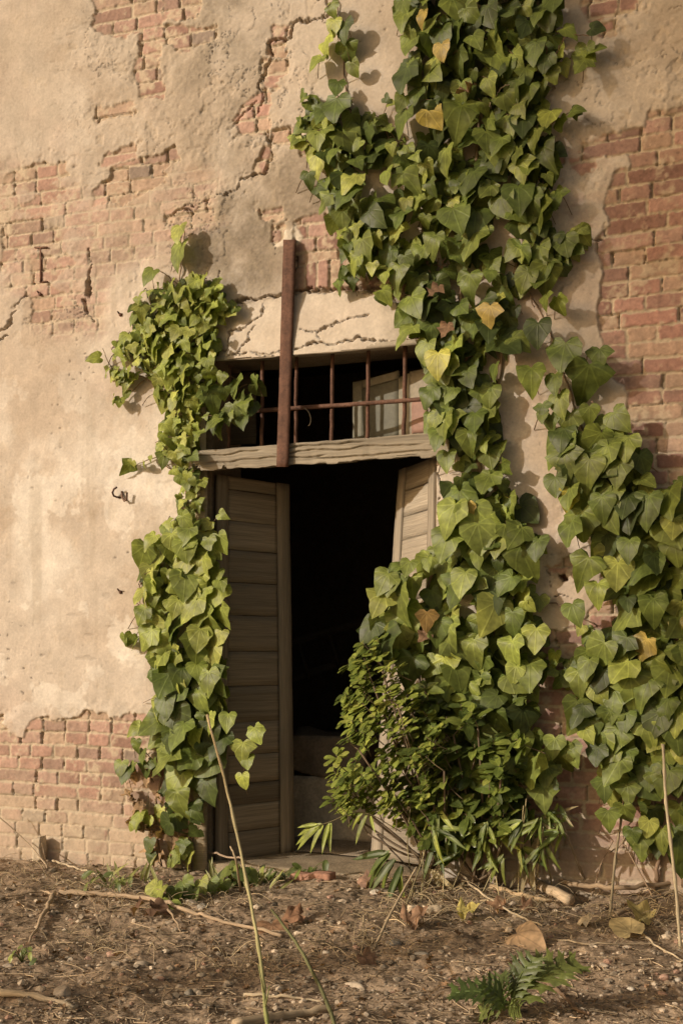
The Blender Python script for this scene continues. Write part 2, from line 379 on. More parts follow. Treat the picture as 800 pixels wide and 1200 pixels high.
# thicker dabs and flakes: three terraces of plaster coats
ct1 = fbm(X * 3.0 + 5, Z * 3.0, 6, 81, .6); ct2 = fbm(X * 6.0, Z * 6.0 + 3, 6, 82, .62)
coat = sstep(0.16, 0.22, ct1) * 0.0022 + sstep(0.27, 0.31, ct2) * 0.003 * sstep(-.1, .3, fbm(X * 1.6, Z * 1.6, 3, 88))
pit = sstep(0.42, 0.55, fbm(X * 13, Z * 13, 4, 83))
rgh = sstep(-30, 30, np.maximum.reduce([poly_sd(PX, PY, q) for q in (
    [(90, 30), (350, -10), (380, 120), (330, 250), (240, 350), (100, 400), (0, 380), (0, 190), (100, 160)], [(640, -20), (820, -20), (820, 120), (690, 330), (640, 400)])]))
Hp = thick + coat * (0.25 + rgh) - pit * 0.004 * (0.3 + rgh) + 0.0007 * n_hi + 0.0005 * n_vhi + 0.0012 * rgh * n_hi
Hp = Hp * (1 - wash * 0.7) + wash * 0.5 * Hb
# colours of the lime plaster: cream, with tan stains and pale scrubbed patches
tan = np.clip(.75 * sstep(-0.12, 0.5, fbm(X * 1.7 + 3, Z * 1.5, 6, 91, .6)) + .45 * sstep(.12, .24, fbm(X * 3.4 + 3, Z * 3.8, 6, 92, .6)), 0, 1); palep = .7 * sstep(-0.05, 0.45, fbm(X * 2.3, Z * 1.9 + 7, 6, 93, .6)) + .5 * sstep(.16, .24, fbm(X * 3.3, Z * 3.6 + 1, 6, 94, .6))
palep = np.clip(palep * sstep(3.0, 1.9, Z) + .25 * palep, 0, 1)
cp = np.array([.57, .495, .405]) * (1 - .75 * tan[:, None]) + np.array([.46, .365, .27]) * (.75 * tan[:, None])
up = (sstep(2.7, 3.9, Z + 0.7 * n_lo) * np.clip(.75 + .7 * fbm(X * 1.3, Z * 1.3, 5, 113), .25, 1))[:, None]; cp = cp * (1 - .8 * up) + np.array([.43, .36, .275]) * (.8 * up)
cp = cp * (1 - .75 * palep[:, None]) + np.array([.76, .705, .61]) * (.75 * palep[:, None])
pk = sstep(.05, .45, fbm(X * 1.6 + 20, Z * 1.8, 5, 111))[:, None] * .3; cp = cp * (1 - pk) + np.array([.50, .375, .30]) * pk
cp *= (1 + 0.09 * n_md + 0.05 * n_hi + 0.05 * n_vhi)[:, None]
cp = cp * (1 - pit[:, None] * .18) + np.array([.52, .42, .29]) * pit[:, None] * .18
MOULD = [[(235, 250), (275, 225), (335, 245), (330, 300), (325, 340), (265, 350), (240, 310)], [(312, 200), (335, 185), (375, 172), (392, 225), (375, 258), (330, 262)], [(240, -5), (290, -10), (285, 10), (250, 16)]]
mo = np.maximum.reduce([poly_sd(PX + 8 * n_md, PY + 8 * n_lo, q) for q in MOULD])
mo = sstep(-22, 14, mo) * np.clip(0.80 + 0.6 * n_md + 0.5 * n_hi, 0, 1)
mo2 = sstep(-40, 60, poly_sd(PX, PY, [(200, -40), (330, 20), (290, 210), (200, 240)])) * np.clip(0.38 + 0.8 * n_md + .3 * n_hi, 0, .7)
mo = np.maximum(mo, mo2)[:, None]
cp = cp * (1 - .85 * mo) + np.array([.20, .165, .118]) * (1 + .5 * n_hi + .3 * n_vhi)[:, None] * .85 * mo
wr = np.clip(wash, 0, 1)[:, None] * 0.78; cp = cp * (1 - wr) + cbr * wr
# greenish-white salts at the foot of the wall, dust on the low bricks
salt = (1 - sstep(0.05, 0.42, Z + 0.22 * n_md + 0.12 * n_lo)) * 0.62
salt *= sstep(-0.5, 0.2, n_md + 0.4); cbr = cbr * (1 - salt[:, None]) + np.array([.50, .42, .31]) * salt[:, None]
Hb = Hb * (1 - .4 * salt)
# rain streaks under the flaking coats and damp at the foot
stk = sstep(.12, .5, fbm(X * 14, Z * .9, 4, 105)) * sstep(-.2, .4, fbm(X * 1.5, Z * 1.2, 3, 106)); cp = cp * (1 - .26 * stk[:, None]) + np.array([.34, .275, .19]) * .26 * stk[:, None]
# cracks
CR = [([(385, 20), (345, 28), (343, 45), (325, 48), (315, 52), (314, 68), (308, 92), (306, 118), (300, 132)], 1.6), ([(300, 118), (280, 138), (276, 146)], 1.2),
 ([(312, 155), (319, 168), (318, 185), (311, 200), (308, 206), (286, 210), (278, 222), (267, 230)], 1.7), ([(267, 230), (215, 243), (198, 250)], 1.0),
 ([(250, 376), (262, 366), (290, 352), (326, 347), (345, 341), (390, 337), (430, 337), (455, 341), (475, 362), (487, 390)], 3.0),
 ([(246, 413), (268, 412), (271, 390), (290, 382), (305, 375), (310, 358)], 1.1), ([(250, 419), (290, 416), (320, 420), (345, 415)], 1.0), ([(350, 413), (366, 404), (392, 407), (432, 399), (470, 401), (495, 394)], 1.4),
 ([(355, 389), (378, 391), (400, 381), (412, 378), (432, 374)], 0.9), ([(378, 391), (381, 402)], 0.8), ([(300, 385), (290, 405), (282, 416)], 0.7),
 ([(105, 292), (108, 312), (103, 330), (104, 346)], 2.2), ([(100, 352), (106, 366), (113, 378)], 1.3), ([(325, 262), (320, 282), (322, 300)], 1.1), ([(262, 318), (258, 332)], 1.0),
 ([(344, 300), (345, 318)], 1.0), ([(216, 247), (224, 247), (224, 268)], 1.2), ([(224, 247), (240, 243)], 1.0), ([(365, 168), (368, 182)], 1.6), ([(373, 0), (383, -8), (384, 18)], 1.3),
 ([(0, 392), (10, 383), (14, 372), (22, 368)], 1.2), ([(0, 405), (12, 398)], 1.0), ([(20, 365), (24, 350), (38, 345)], 1.0), ([(640, 665), (646, 675), (644, 690)], 0.9), ([(638, 700), (655, 697), (672, 702)], 1.0), ([(513, 545), (517, 580), (512, 620)], 1.0),
 ([(680, 285), (688, 280), (697, 284), (706, 278)], 1.1), ([(688, 6), (700, -4)], 1.0)]
ck = np.zeros(X.shape)
CPX = PX + 7.5 * fbm(X * 13, Z * 13, 5, 121, .68); CPY = PY + 7.5 * fbm(X * 13 + 31, Z * 13, 5, 122, .68); cwid = np.clip(1 + 1.5 * fbm(X * 9, Z * 9, 4, 123), .25, 2.2)
for ln, w in CR:
    w2 = w * (.42 if w < 1.2 else .66) * cwid
    ck = np.maximum(ck, (1 - sstep(w2 * 0.5, w2 * 1.2 + .35, line_d(CPX, CPY, ln))) * min(1, .45 + w * .3))
# tympanum (plaster filling of the segmental arch), bulging over the opening
TY = [(246, 432), (250, 378), (290, 353), (345, 342), (390, 338), (455, 342), (476, 364), (492, 400), (510, 410), (350, 426)]
ty = sstep(0, 4, poly_sd(PX, PY, TY))
bulge = np.clip(1 - ((PX - 362) / 140.0) ** 2, 0, 1) * np.clip((PY - 330) / 90.0, 0, 1.1)
Hp = Hp + 0.06 * bulge * sstep(-2, 30, poly_sd(PX, PY, [(x, y if y < 400 else 480) for x, y in TY])) - 0.008 * ty
cp = cp * (1 - ty[:, None] * .4) + np.array([.60, .53, .42]) * (1 + .05 * n_md + .06 * n_hi)[:, None] * ty[:, None] * .4
H = Hb * (1 - pm) + Hp * pm
H -= ck * 0.036
C = cbr * (1 - pm[:, None]) + cp * pm[:, None]
edge = np.exp(-(bare / 2.4) ** 2)[:, None] * .25; C = C * (1 - edge) + np.array([.50, .41, .28]) * edge
fl = (1 - sstep(.003, .016, np.abs(ct2 - .22))) * sstep(-.05, .3, fbm(X * 2.4, Z * 2.4, 4, 108)) * (.15 + rgh) * pm * (1 - ty)
fl2 = (1 - sstep(.003, .012, np.abs(ct1 - .19))) * sstep(.0, .3, fbm(X * 1.9 + 8, Z * 1.9, 4, 109)) * (.1 + .8 * rgh) * pm * (1 - ty); fl = np.clip(np.maximum(fl, fl2), 0, 1)
H -= fl * .008; C = C * (1 - .38 * fl)[:, None]
C = C * (1 - .55 * ck[:, None]) + np.array([.16, .12, .08]) * .55 * ck[:, None]
mdab = sstep(0, 3, poly_sd(WPX, WPY, [(322, 288), (329, 276), (331, 266), (340, 268), (346, 256), (351, 268), (357, 276), (354, 284), (347, 292), (330, 292)])); H += mdab * .005; C = C * (1 - mdab[:, None]) + np.array([.60, .53, .42]) * (1 + .1 * n_hi)[:, None] * mdab[:, None]
# putlog hole with a rusty stub
ho = sstep(0, 3, poly_sd(WPX, WPY, [(651, 671), (662, 669), (664, 683), (653, 685)])); H -= ho * 0.05; C = C * (1 - ho[:, None]) + np.array([.12, .06, .04]) * ho[:, None]
pt = sstep(.66, .72, fbm(X * 38, Z * 38, 2, 101)) * sstep(.15, .5, fbm(X * 1.9, Z * 1.9, 3, 102)) * pm; H -= pt * .004; C *= (1 - .45 * pt)[:, None]
scr = sstep(.50, .58, fbm(X * 9, Z * 34, 3, 103)) * sstep(.0, .4, fbm(X * 1.4 + 5, Z * 1.4, 3, 104)) * pm; H -= scr * .0022; C *= (1 - .14 * scr)[:, None]
# drip stains / lichens specks
sp = sstep(0.52, 0.62, fbm(X * 60, Z * 60, 2, 97)) * sstep(0.1, .5, fbm(X * 2, Z * 2, 3, 98)); C *= (1 - .22 * sp)[:, None]
# door and fanlight opening
HOLE = [(243, 424), (300, 421), (350, 419), (430, 411), (512, 401), (513, 700), (505, 1100), (238, 1100), (243, 700)]
hx, hz, _ = 0, 0, 0
HW = [P(a, b) for a, b in HOLE]
def in_poly2(x, z, poly):
    ins = np.zeros(x.shape, bool)
    for i in range(len(poly)):
        ax, ay = poly[i][0], poly[i][2]; bx, by = poly[(i + 1) % len(poly)][0], poly[(i + 1) % len(poly)][2]
        c = ((ay > z) != (by > z)); ins ^= c & (x < (bx - ax) * (z - ay) / ((by - ay) or 1e-9) + ax)
    return ins
nu, nv = len(wx), len(wz)
cx = (GX[:-1, :-1] + GX[1:, 1:]) / 2; cz = (GZ[:-1, :-1] + GZ[1:, 1:]) / 2
keep = ~in_poly2(cx, cz, HW)
q = grid_faces(nu, nv, keep)
building = thing('old_building', 'crumbling brick and plaster building front with a dark half open doorway', 'building')
mb = MB(); mb.add(np.column_stack([X, -H, Z]), q.ravel(), np.full(len(q), 4), np.clip(C, 0.01, .9))
WALL = mb.build('wall', M_WALL, building)
WALL['label'] = 'cream plaster flaking off pink and red brick'

def wall_h(x, z):
    i = np.clip(np.searchsorted(wx, x), 0, nu - 1); j = np.clip(np.searchsorted(wz, z), 0, nv - 1)
    return H[j * nu + i]

# body of the wall behind the face, and the dark room
xl = P(243, 700)[0]; xr = P(512, 700)[0]; zt = P(350, 419)[2]
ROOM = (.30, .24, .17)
mb = MB()
def slab(mb, x0, x1, y0, y1, z0, z1, col, n=(4, 4, 4), amp=0.01, seed=1):
    rough_box(mb, box_corners((x0, y0, z0), (x1 - x0, 0, 0), (0, y1 - y0, 0), (0, 0, z1 - z0)), n, amp, 3.0, seed, col)
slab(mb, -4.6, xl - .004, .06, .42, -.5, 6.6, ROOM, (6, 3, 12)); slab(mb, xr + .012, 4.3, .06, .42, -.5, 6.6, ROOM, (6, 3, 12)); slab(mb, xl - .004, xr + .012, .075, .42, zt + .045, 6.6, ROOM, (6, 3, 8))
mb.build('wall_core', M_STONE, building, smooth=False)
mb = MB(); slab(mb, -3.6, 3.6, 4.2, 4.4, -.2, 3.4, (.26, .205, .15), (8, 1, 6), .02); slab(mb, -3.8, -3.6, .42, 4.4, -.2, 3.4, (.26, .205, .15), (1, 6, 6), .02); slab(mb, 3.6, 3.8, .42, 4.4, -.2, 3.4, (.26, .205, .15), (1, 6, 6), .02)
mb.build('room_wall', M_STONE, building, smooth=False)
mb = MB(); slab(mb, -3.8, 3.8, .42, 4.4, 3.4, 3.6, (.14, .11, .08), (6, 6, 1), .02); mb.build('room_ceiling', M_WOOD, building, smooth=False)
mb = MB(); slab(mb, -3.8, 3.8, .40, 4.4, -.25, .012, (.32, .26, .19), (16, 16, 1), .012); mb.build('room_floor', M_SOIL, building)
mb = MB(); slab(mb, xl - .02, xr + .02, -.02, .42, -.2, .005, (.33, .265, .18), (24, 10, 2), .012, 4); mb.build('doorstep', M_SOIL, building)

# soffit of the tympanum
mb = MB()
a0, a1 = P(241, 424), P(514, 401)
def soff(V, G):
    m = (V[:, 2] < zt + .02)
    return V
def bow(V, G):
    b = np.clip(1 - ((V[:, 0] - P(362, 420)[0]) / .62) ** 2, 0, 1); fr = (V[:, 1] < .05)
    return V + np.column_stack([V[:, 0] * 0, -1.0 * fr * b * .056, -.020 * b])
rough_box(mb, [P(241, 424, -.006), P(241, 424, .30), P(241, 418, -.002), P(241, 405, .30), P(514, 401, -.006), P(514, 401, .30), P(514, 395, -.002), P(514, 382, .30)], (40, 2, 8), .004, 9, 8, (.40, .345, .265), ragged=bow)
mb.build('tympanum_soffit', M_WALL, building)

# timber lintel, ragged below
WG = (.30, .26, .195)
mb = MB()
def rag(V, G):
    u = G[:, 0] - G[:, 0].min(); v = G[:, 1] - G[:, 1].min(); H2 = v.max(); fr = V[:, 1] < .0
    lo = v < 0.01
    r = .6 * fbm(V[:, 0] * 5, V[:, 0] * 0 + 2.2, 5, 201, .7) + .9 * sstep(.10, .13, fbm(V[:, 0] * 6, V[:, 0] * 0 + 7.2, 4, 207)) - .5 * sstep(.2, .22, fbm(V[:, 0] * 11, V[:, 0] * 0 + 1.2, 3, 208))
    V[:, 2] += np.where(lo, np.clip(r, -.4, 1.2) * .022, 0)
    for k, (c, a, b) in enumerate(((.36, .1, .75), (.58, .5, 1.25), (.74, .0, .4), (.22, .7, 1.3), (.86, .55, .95))):
        cv = H2 * c + .012 * fbm(u * 6, u * 0 + k * 3.1, 4, 211 + k); m = (1 - sstep(.0018, .0052, np.abs(v - cv))) * sstep(a - .03, a + .03, u) * (1 - sstep(b - .03, b + .03, u)) * fr
        V[:, 1] += m * .013
    return V
YL = -.075
rough_box(mb, [P(221, 552, YL), P(221, 552, .20), P(221, 529, YL), P(221, 529, .20), P(526, 533, YL), P(526, 533, .20), P(526, 506, YL), P(526, 506, .20)], (190, 34, 4), .004, 13, 9, WG, rag)
LINTEL = mb.build('lintel_beam', M_WOOD, building); LINTEL['label'] = 'weathered grey timber beam above the doorway'

# door posts
mb = MB(); rough_box(mb, [P(227, 1030, -.03), P(227, 1030, .12), P(229, 552, -.03), P(229, 552, .12), P(243, 1030, -.03), P(243, 1030, .12), P(243, 552, -.03), P(243, 552, .12)], (3, 40, 3), .004, 8, 12, (.29, .235, .155))
mb.build('door_post', M_WOOD, building)
mb = MB(); rough_box(mb, [P(505, 1040, .02), P(505, 1040, .30), P(512, 534, .005), P(512, 534, .30), P(516, 1040, .02), P(516, 1040, .30), P(516, 534, .012), P(516, 534, .30)], (2, 30, 4), .004, 8, 13, (.50, .41, .29))
mb.build('door_reveal', M_WALL, building)
mb = MB(); rough_box(mb, [P(226, 530, .02), P(226, 530, .12), P(226, 425, .02), P(226, 425, .12), P(243, 530, .02), P(243, 530, .12), P(243, 425, .02), P(243, 425, .12)], (3, 10, 3), .003, 8, 14, (.22, .18, .12))
mb.build('fanlight_post', M_WOOD, building)

# door leaves: stiles, rails and worn horizontal boards
def quadpt(q, u, v, off=0.0, nrm=None):
    a = q[0] * (1 - u) * (1 - v) + q[1] * u * (1 - v) + q[2] * u * v + q[3] * (1 - u) * v
    return a + (nrm * off if nrm is not None else 0)
def leaf_piece(mb, q, nrm, u0, u1, v0, v1, d0, d1, n, seed, col, amp=.0025, along_u=True):
    cs = []
    A, B = ((u0, u1), (v0, v1))
    for a in ((A if along_u else B)):
        for b in ((B if along_u else A)):
            for d in (d0, d1):
                u, v = (a, b) if along_u else (b, a)
                cs.append(quadpt(q, u, v, d, nrm))
    rough_box(mb, cs, n, amp, 9, seed, col)
def door_leaf(q, edges, label, col, seed, flip):
    q = [np.asarray(p, float) for p in q]
    e1 = q[1] - q[0]; e2 = q[3] - q[0]; nrm = np.cross(e1, e2); nrm /= np.linalg.norm(nrm)
    if np.dot(nrm, CAM - q[0]) < 0: nrm = -nrm
    d = thing('door_leaf', None, None); d.parent = building; d['label'] = label
    col = np.array(col)
    rr = np.random.default_rng(seed)
    for u0, u1 in ((0, .145), (.83, 1.0)):
        mb = MB(); leaf_piece(mb, q, nrm, u0, u1, 0, 1, -.012, .022, (40, 3, 2), seed + int(u0 * 10), col * (1.05 if u0 else .9), along_u=False)
        mb.build('stile', M_WOOD, d)
    for k in range(len(edges) - 1):
        mb = MB(); t = rr.uniform(.72, 1.2); g = .003
        a, b = edges[k] + g * rr.uniform(.15, .7), edges[k + 1] - g * rr.uniform(.0, .5)
        leaf_piece(mb, q, nrm, .147, .828, a, b, -.010, .010 + rr.uniform(-.0012, .0012), (14, 4, 1), seed + 31 * k, col * t, .0016)
        mb.build('board', M_WOOD, d)
    return d
LQ = [P(252, 1012, .07), P(343, 999, .42), P(337, 568, .42), P(253, 556, .07)]
le = [0.0, .075, .145, .20, .275, .36, .455, .545, .64, .725, .81, .885, .965, 1.0]
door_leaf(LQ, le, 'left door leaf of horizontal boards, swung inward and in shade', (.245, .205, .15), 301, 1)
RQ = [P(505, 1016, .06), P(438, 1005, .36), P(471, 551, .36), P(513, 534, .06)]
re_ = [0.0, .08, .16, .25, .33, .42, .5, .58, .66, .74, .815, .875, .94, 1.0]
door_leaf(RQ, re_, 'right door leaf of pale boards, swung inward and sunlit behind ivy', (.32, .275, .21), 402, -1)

# iron strap over the lintel
mb = MB(); rough_box(mb, [P(324, 547, -.105), P(324, 547, -.085), P(332, 281, -.035), P(332, 281, -.015), P(338, 547, -.105), P(338, 547, -.085), P(347, 281, -.035), P(347, 281, -.015)], (3, 40, 2), .002, 18, 21, (.115, .058, .037))
rough_box(mb, [P(334, 547, -.085), P(334, 547, -.045), P(342, 281, -.015), P(342, 281, .02), P(338, 547, -.085), P(338, 547, -.045), P(347, 281, -.015), P(347, 281, .02)], (2, 30, 2), .001, 18, 22, (.10, .05, .033))
o = mb.build('iron_strap', M_RUST, building); o['label'] = 'long rusty iron strap hanging from the brickwork down over the lintel'
# fanlight grille
grille = thing('fanlight_grille', None, None); grille.parent = building; grille['label'] = 'rusty iron grille in the low opening above the lintel'
YG = .05
for px, w in ((269, 3.2), (307, 4.2), (347, 4.0), (389, 4.2), (431, 4.2), (474, 4.6)):
    mb = MB(); dx = -1.0
    top = 436 - (px - 300) * .125; bot = 531 - (px - 260) * .065
    rw = w / 235 / 1.75
    tube(mb, curve_pts([P(px + 0.5, top - 12, YG), P(px, (top + bot) / 2, YG), P(px - 1, bot, YG)], 6, .0012, int(px)), rw, 8, (.13, .068, .045)); mb.build('vertical_bar', M_RUST, grille)
mb = MB(); tube(mb, curve_pts([P(241, 484.5, YG - .012), P(307, 481, YG - .013), P(389, 475.5, YG - .013), P(474, 469.5, YG - .013), P(515, 466, YG - .01)], 6, .0008, 3), .0115, 8, (.14, .075, .05)); mb.build('cross_bar', M_RUST, grille)
mb = MB(); tube(mb, curve_pts([P(356, 478, YG - .022), P(361, 482, YG - .03), P(364, 490, YG - .03), P(363, 497, YG - .03), P(361, 499, YG - .03)], 5), .0018, 5, (.55, .47, .33)); mb.build('loose_wire', M_STEM, grille)

# old casement leaning inside the fanlight
sash = thing('inner_sash', None, None); sash.parent = building; sash['label'] = 'dusty painted sash standing open behind the grille'
def sbox(name, x0, x1, yt0, yt1, yb0, yb1, Ya, Yb, col, mat, th=.02, seed=5):
    mb = MB(); rough_box(mb, [P(x0, yb0, Ya), P(x0, yb0, Ya) + [0, th, 0], P(x0, yt0, Ya), P(x0, yt0, Ya) + [0, th, 0], P(x1, yb1, Yb), P(x1, yb1, Yb) + [0, th, 0], P(x1, yt1, Yb), P(x1, yt1, Yb) + [0, th, 0]], (6, 8, 1), .0015, 9, seed, col); return mb.build(name, mat, sash)
sbox('sash_stile', 413, 424, 448, 446, 521, 520, .30, .285, (.21, .195, .14), M_PANEL, .03, 6)
sbox('sash_panel', 424, 468, 452, 440, 519, 515, .285, .225, (.14, .135, .10), M_PANEL, .012, 7)
sbox('sash_stile', 467, 480, 442, 437, 516, 514, .222, .205, (.28, .25, .18), M_PANEL, .03, 8)
sbox('sash_rail', 424, 467, 446, 434, 455, 443, .275, .212, (.24, .215, .155), M_PANEL, .028, 9)
sbox('sash_panel', 480, 514, 436, 428, 515, 512, .203, .15, (.30, .26, .19), M_PANEL, .012, 10)
sbox('rosy_patch', 482, 500, 472, 466, 508, 506, .197, .165, (.33, .20, .15), M_PANEL, .004, 11)
mb = MB(); rough_box(mb, [P(243, 523, .24), P(243, 523, .26), P(243, 440, .24), P(243, 440, .26), P(300, 520, .30), P(300, 520, .32), P(300, 436, .30), P(300, 436, .32)], (6, 8, 1), .002, 9, 15, (.12, .10, .07)); mb.build('sash_panel', M_WOOD, sash)

# small ironwork on the plaster
mb = MB()
def wp(px, py, o): return P(px, py, -(float(wall_h(P(px, py)[0], P(px, py)[2])) + o))
tube(mb, [wp(137, 571, .04), wp(133.5, 573.5, .036), wp(132, 577.5, .03), wp(133.5, 581, .022), wp(137, 582.5, .012), wp(143, 583, -.004)], .0055, 7, (.10, .055, .04)); tube(mb, [wp(143, 576, .002), wp(143.5, 583, .014), wp(146, 587, .022), wp(148.5, 586, .026), wp(149, 577, .03)], .0062, 7, (.16, .10, .07))
o = mb.build('wall_hook', M_RUST, building); o['label'] = 'small bent rusty hook in the plaster'
for (px, py, L) in ((141, 694, .03), (141, 369, .02), (47, 345, .012)):
    mb = MB(); tube(mb, [wp(px, py, -.01), wp(px - 3, py - 4, L)], [.005, .004], 6, (.10, .055, .04)); tube(mb, [wp(px + .5, py, .0), wp(px + 1.5, py, .006)], [.011, .007], 7, (.12, .06, .04)); mb.build('nail', M_RUST, building)
mb = MB(); tube(mb, [wp(48, 291, .006), wp(48, 312, .006), wp(48, 330, .006)], .006, 7, (.20, .11, .075)); tube(mb, [wp(41, 290, .008), wp(56, 290, .008)], .005, 6, (.2, .11, .075)); tube(mb, [wp(40, 331, .008), wp(56, 330, .008)], .005, 6, (.2, .11, .075)); o = mb.build('iron_cramp', M_RUST, building)

# ------------------------------------------------------------------ things in the dark room
mb = MB(); a = P(345, 985, .62); rough_box(mb, box_corners((P(338, 900, .75)[0], .75, .01), (.52, .06, 0), (0, .45, 0), (0, 0, .36)), (14, 10, 10), .02, 5, 51, (.55, .47, .36))
o = mb.build('stone_block', M_STONE, None, origin=(P(338, 900, .75)[0] + .26, .95, .01)); tag(o, 'grey stone block on the floor just inside the dark doorway', 'stone block')
mb = MB(); rough_box(mb, box_corners((P(335, 900, .8)[0] - .03, .76, .392), (.50, .06, 0), (0, .42, 0), (0, 0, .20)), (14, 10, 8), .05, 6, 53, (.24, .19, .135))
o = mb.build('rubble_sack', M_STONE, None, origin=(P(335, 900, .8)[0] + .22, .95, .392)); tag(o, 'dark slumped sack lying on the stone block inside', 'sack')
lad = thing('wooden_ladder', 'dim wooden ladder lying slanted in the dark room', 'ladder', tuple(P(300, 860, 2.4)))
for a, b in (((338, 757), (450, 726)), ((336, 803), (450, 766))):
    mb = MB(); pa, pb = P(a[0] - 90, a[1] + 26, 2.2), P(b[0], b[1], 2.6)
    rough_box(mb, box_corners(pa, pb - pa, (0, .03, 0), (0, 0, .05)), (12, 1, 1), .004, 5, a[1], (.17, .135, .095)); mb.build('rail', M_WOOD, lad)
for px in (350, 386, 424):
    mb = MB(); tube(mb, [P(px, 757 - (px - 338) * .27, 2.42), P(px + 12, 800 - (px - 336) * .3, 2.42)], .015, 6, (.17, .135, .095)); mb.build('rung', M_WOOD, lad)

# ------------------------------------------------------------------ ground
gx = np.unique(np.concatenate([np.array([-60, -30, -16, -9, -6]), np.arange(-4, -2.35, .08), np.arange(-2.35, 2.15, .0078), np.arange(2.15, 4, .08), np.array([4.5, 6, 9, 16, 30, 60])]))
gy = np.unique(np.concatenate([np.array([-60, -30, -16, -9, -6, -4.5]), np.arange(-4, -2.75, .06), np.arange(-2.75, .06, .0078), np.array([.06, .075])]))
def base_z(x):
    xs = [P(-60, 1006)[0], P(0, 1010)[0], P(180, 1019)[0], P(260, 1024)[0], P(430, 1027)[0], P(600, 1040)[0], P(690, 1050)[0], P(800, 1050)[0], P(860, 1052)[0]]
    zs = [P(-60, 1006)[2], P(0, 1010)[2], P(180, 1019)[2], P(260, 1024)[2], P(430, 1027)[2], P(600, 1040)[2], P(690, 1050)[2], P(800, 1050)[2], P(860, 1052)[2]]
    return np.interp(x, xs, zs)
def ground_z(x, y, fine=True):
    x = np.asarray(x, float); y = np.asarray(y, float)
    w = np.exp(-np.clip(-y, 0, 9) / .55); far = np.clip(np.hypot(x, y + 1) / 6, 0, 1)
    z = base_z(x) * w + .035 * fbm(x * 1.3, y * 1.3, 3, 301) * (1 - w) + .022 * fbm(x * 5, y * 5, 3, 303) * (.35 + .65 * (1 - w))
    # crumbs of mortar and earth banked at the foot of the wall
    z = z + .03 * np.exp(-((y + .12) / .12) ** 2) * (0.5 + fbm(x * 4, y * 4, 3, 306)) * np.where((x > xl) & (x < xr), .15, 1)
    if fine: z = z + .015 * fbm(x * 15, y * 15, 5, 305, .62) + .009 * np.abs(fbm(x * 48, y * 48, 3, 307)) * (1 - far)
    return z
GGX, GGY = np.meshgrid(gx, gy); gxx = GGX.ravel(); gyy = GGY.ravel()
gz = ground_z(gxx, gyy)
g1 = fbm(gxx * 3, gyy * 3, 4, 311); g2 = fbm(gxx * 20, gyy * 20, 3, 313); g3 = fbm(gxx * 80, gyy * 80, 2, 315)
gc = np.array([.30, .222, .148]) * (1 + .22 * g1 + .25 * g2 + .3 * g3)[:, None]
lite = sstep(.15, .6, g1 + .5 * g2)[:, None] * .5; gc = gc * (1 - lite) + np.array([.40, .305, .21]) * lite
foot = np.exp(-np.clip(-gyy, 0, 9) / .25)[:, None] * .45 * sstep(-.3, .4, g1 + g2)[:, None]; gc = gc * (1 - foot) + np.array([.42, .335, .235]) * foot
q = grid_faces(len(gx), len(gy))
mb = MB(); mb.add(np.column_stack([gxx, gyy, gz]), q.ravel(), np.full(len(q), 4), np.clip(gc, .01, .9))
ground = mb.build('ground', M_SOIL); tag(ground, 'dry brown soil scattered with grit and straw', None, None, 'structure')

def G(px, py, lift=0.0):
    """point on the ground seen at a place of the photograph"""
    d = D_ + R_ * ((px - 400) / F) + U_ * ((HOR - py) / F)
    z = 0.0
    for _ in range(6):
        t = (z - EYE) / d[2]; p = CAM + d * t; z = float(ground_z(p[0], min(p[1], -.0), False))
    return np.array([p[0], p[1], z + lift])

# ------------------------------------------------------------------ leaves
def leaf_template(half, fold=.18, droop=.25, wave=.05, seed=0, wf=9.0):
    half = np.array(half, float); n = len(half) - 1; rg = np.random.default_rng(seed)
    mid = np.minimum.accumulate(np.minimum(half[:, 1], 0) - 0.0); mid[0] = 0; mid[-1] = half[-1, 1]
    for i in range(1, n): mid[i] = min(mid[i], -0.02 * i)
    def zf(x, y): return fold * abs(x) ** 1.1 - droop * y * y + wave * math.sin(wf * y + 2.2 * seed + 3 * x) * abs(x) * 2 - .22 * fold * 6 * x * x
    V = [(0, mid[i], zf(0, mid[i])) for i in range(n + 1)]; idx = {}
    for s in (-1, 1):
        for c, fr in ((1, .5), (2, 1.0)):
            for i in range(1, n):
                jx = 1 + rg.normal(0, .035) * (c == 2); x = s * half[i, 0] * fr * jx; y = mid[i] + (half[i, 1] - mid[i]) * fr + rg.normal(0, .012) * (c == 2)
                idx[(s, c, i)] = len(V); V.append((x, y, zf(x, y) + rg.normal(0, .012)))
    def g(s, c, i): return i if (c == 0 or i in (0, n)) else idx[(s, c, i)]
    L = []; T = []
    for s in (-1, 1):
        for c in (0, 1):
            for i in range(n):
                f = [g(s, c, i), g(s, c + 1, i), g(s, c + 1, i + 1), g(s, c, i + 1)]
                if s < 0: f = f[::-1]
                ff = []
                for v in f:
                    if v not in ff: ff.append(v)
                if len(ff) >= 3: L += ff; T.append(len(ff))
    V = np.array(V); uv = V.copy(); uv[:, 2] = 0
    return V, np.array(L), np.array(T), uv

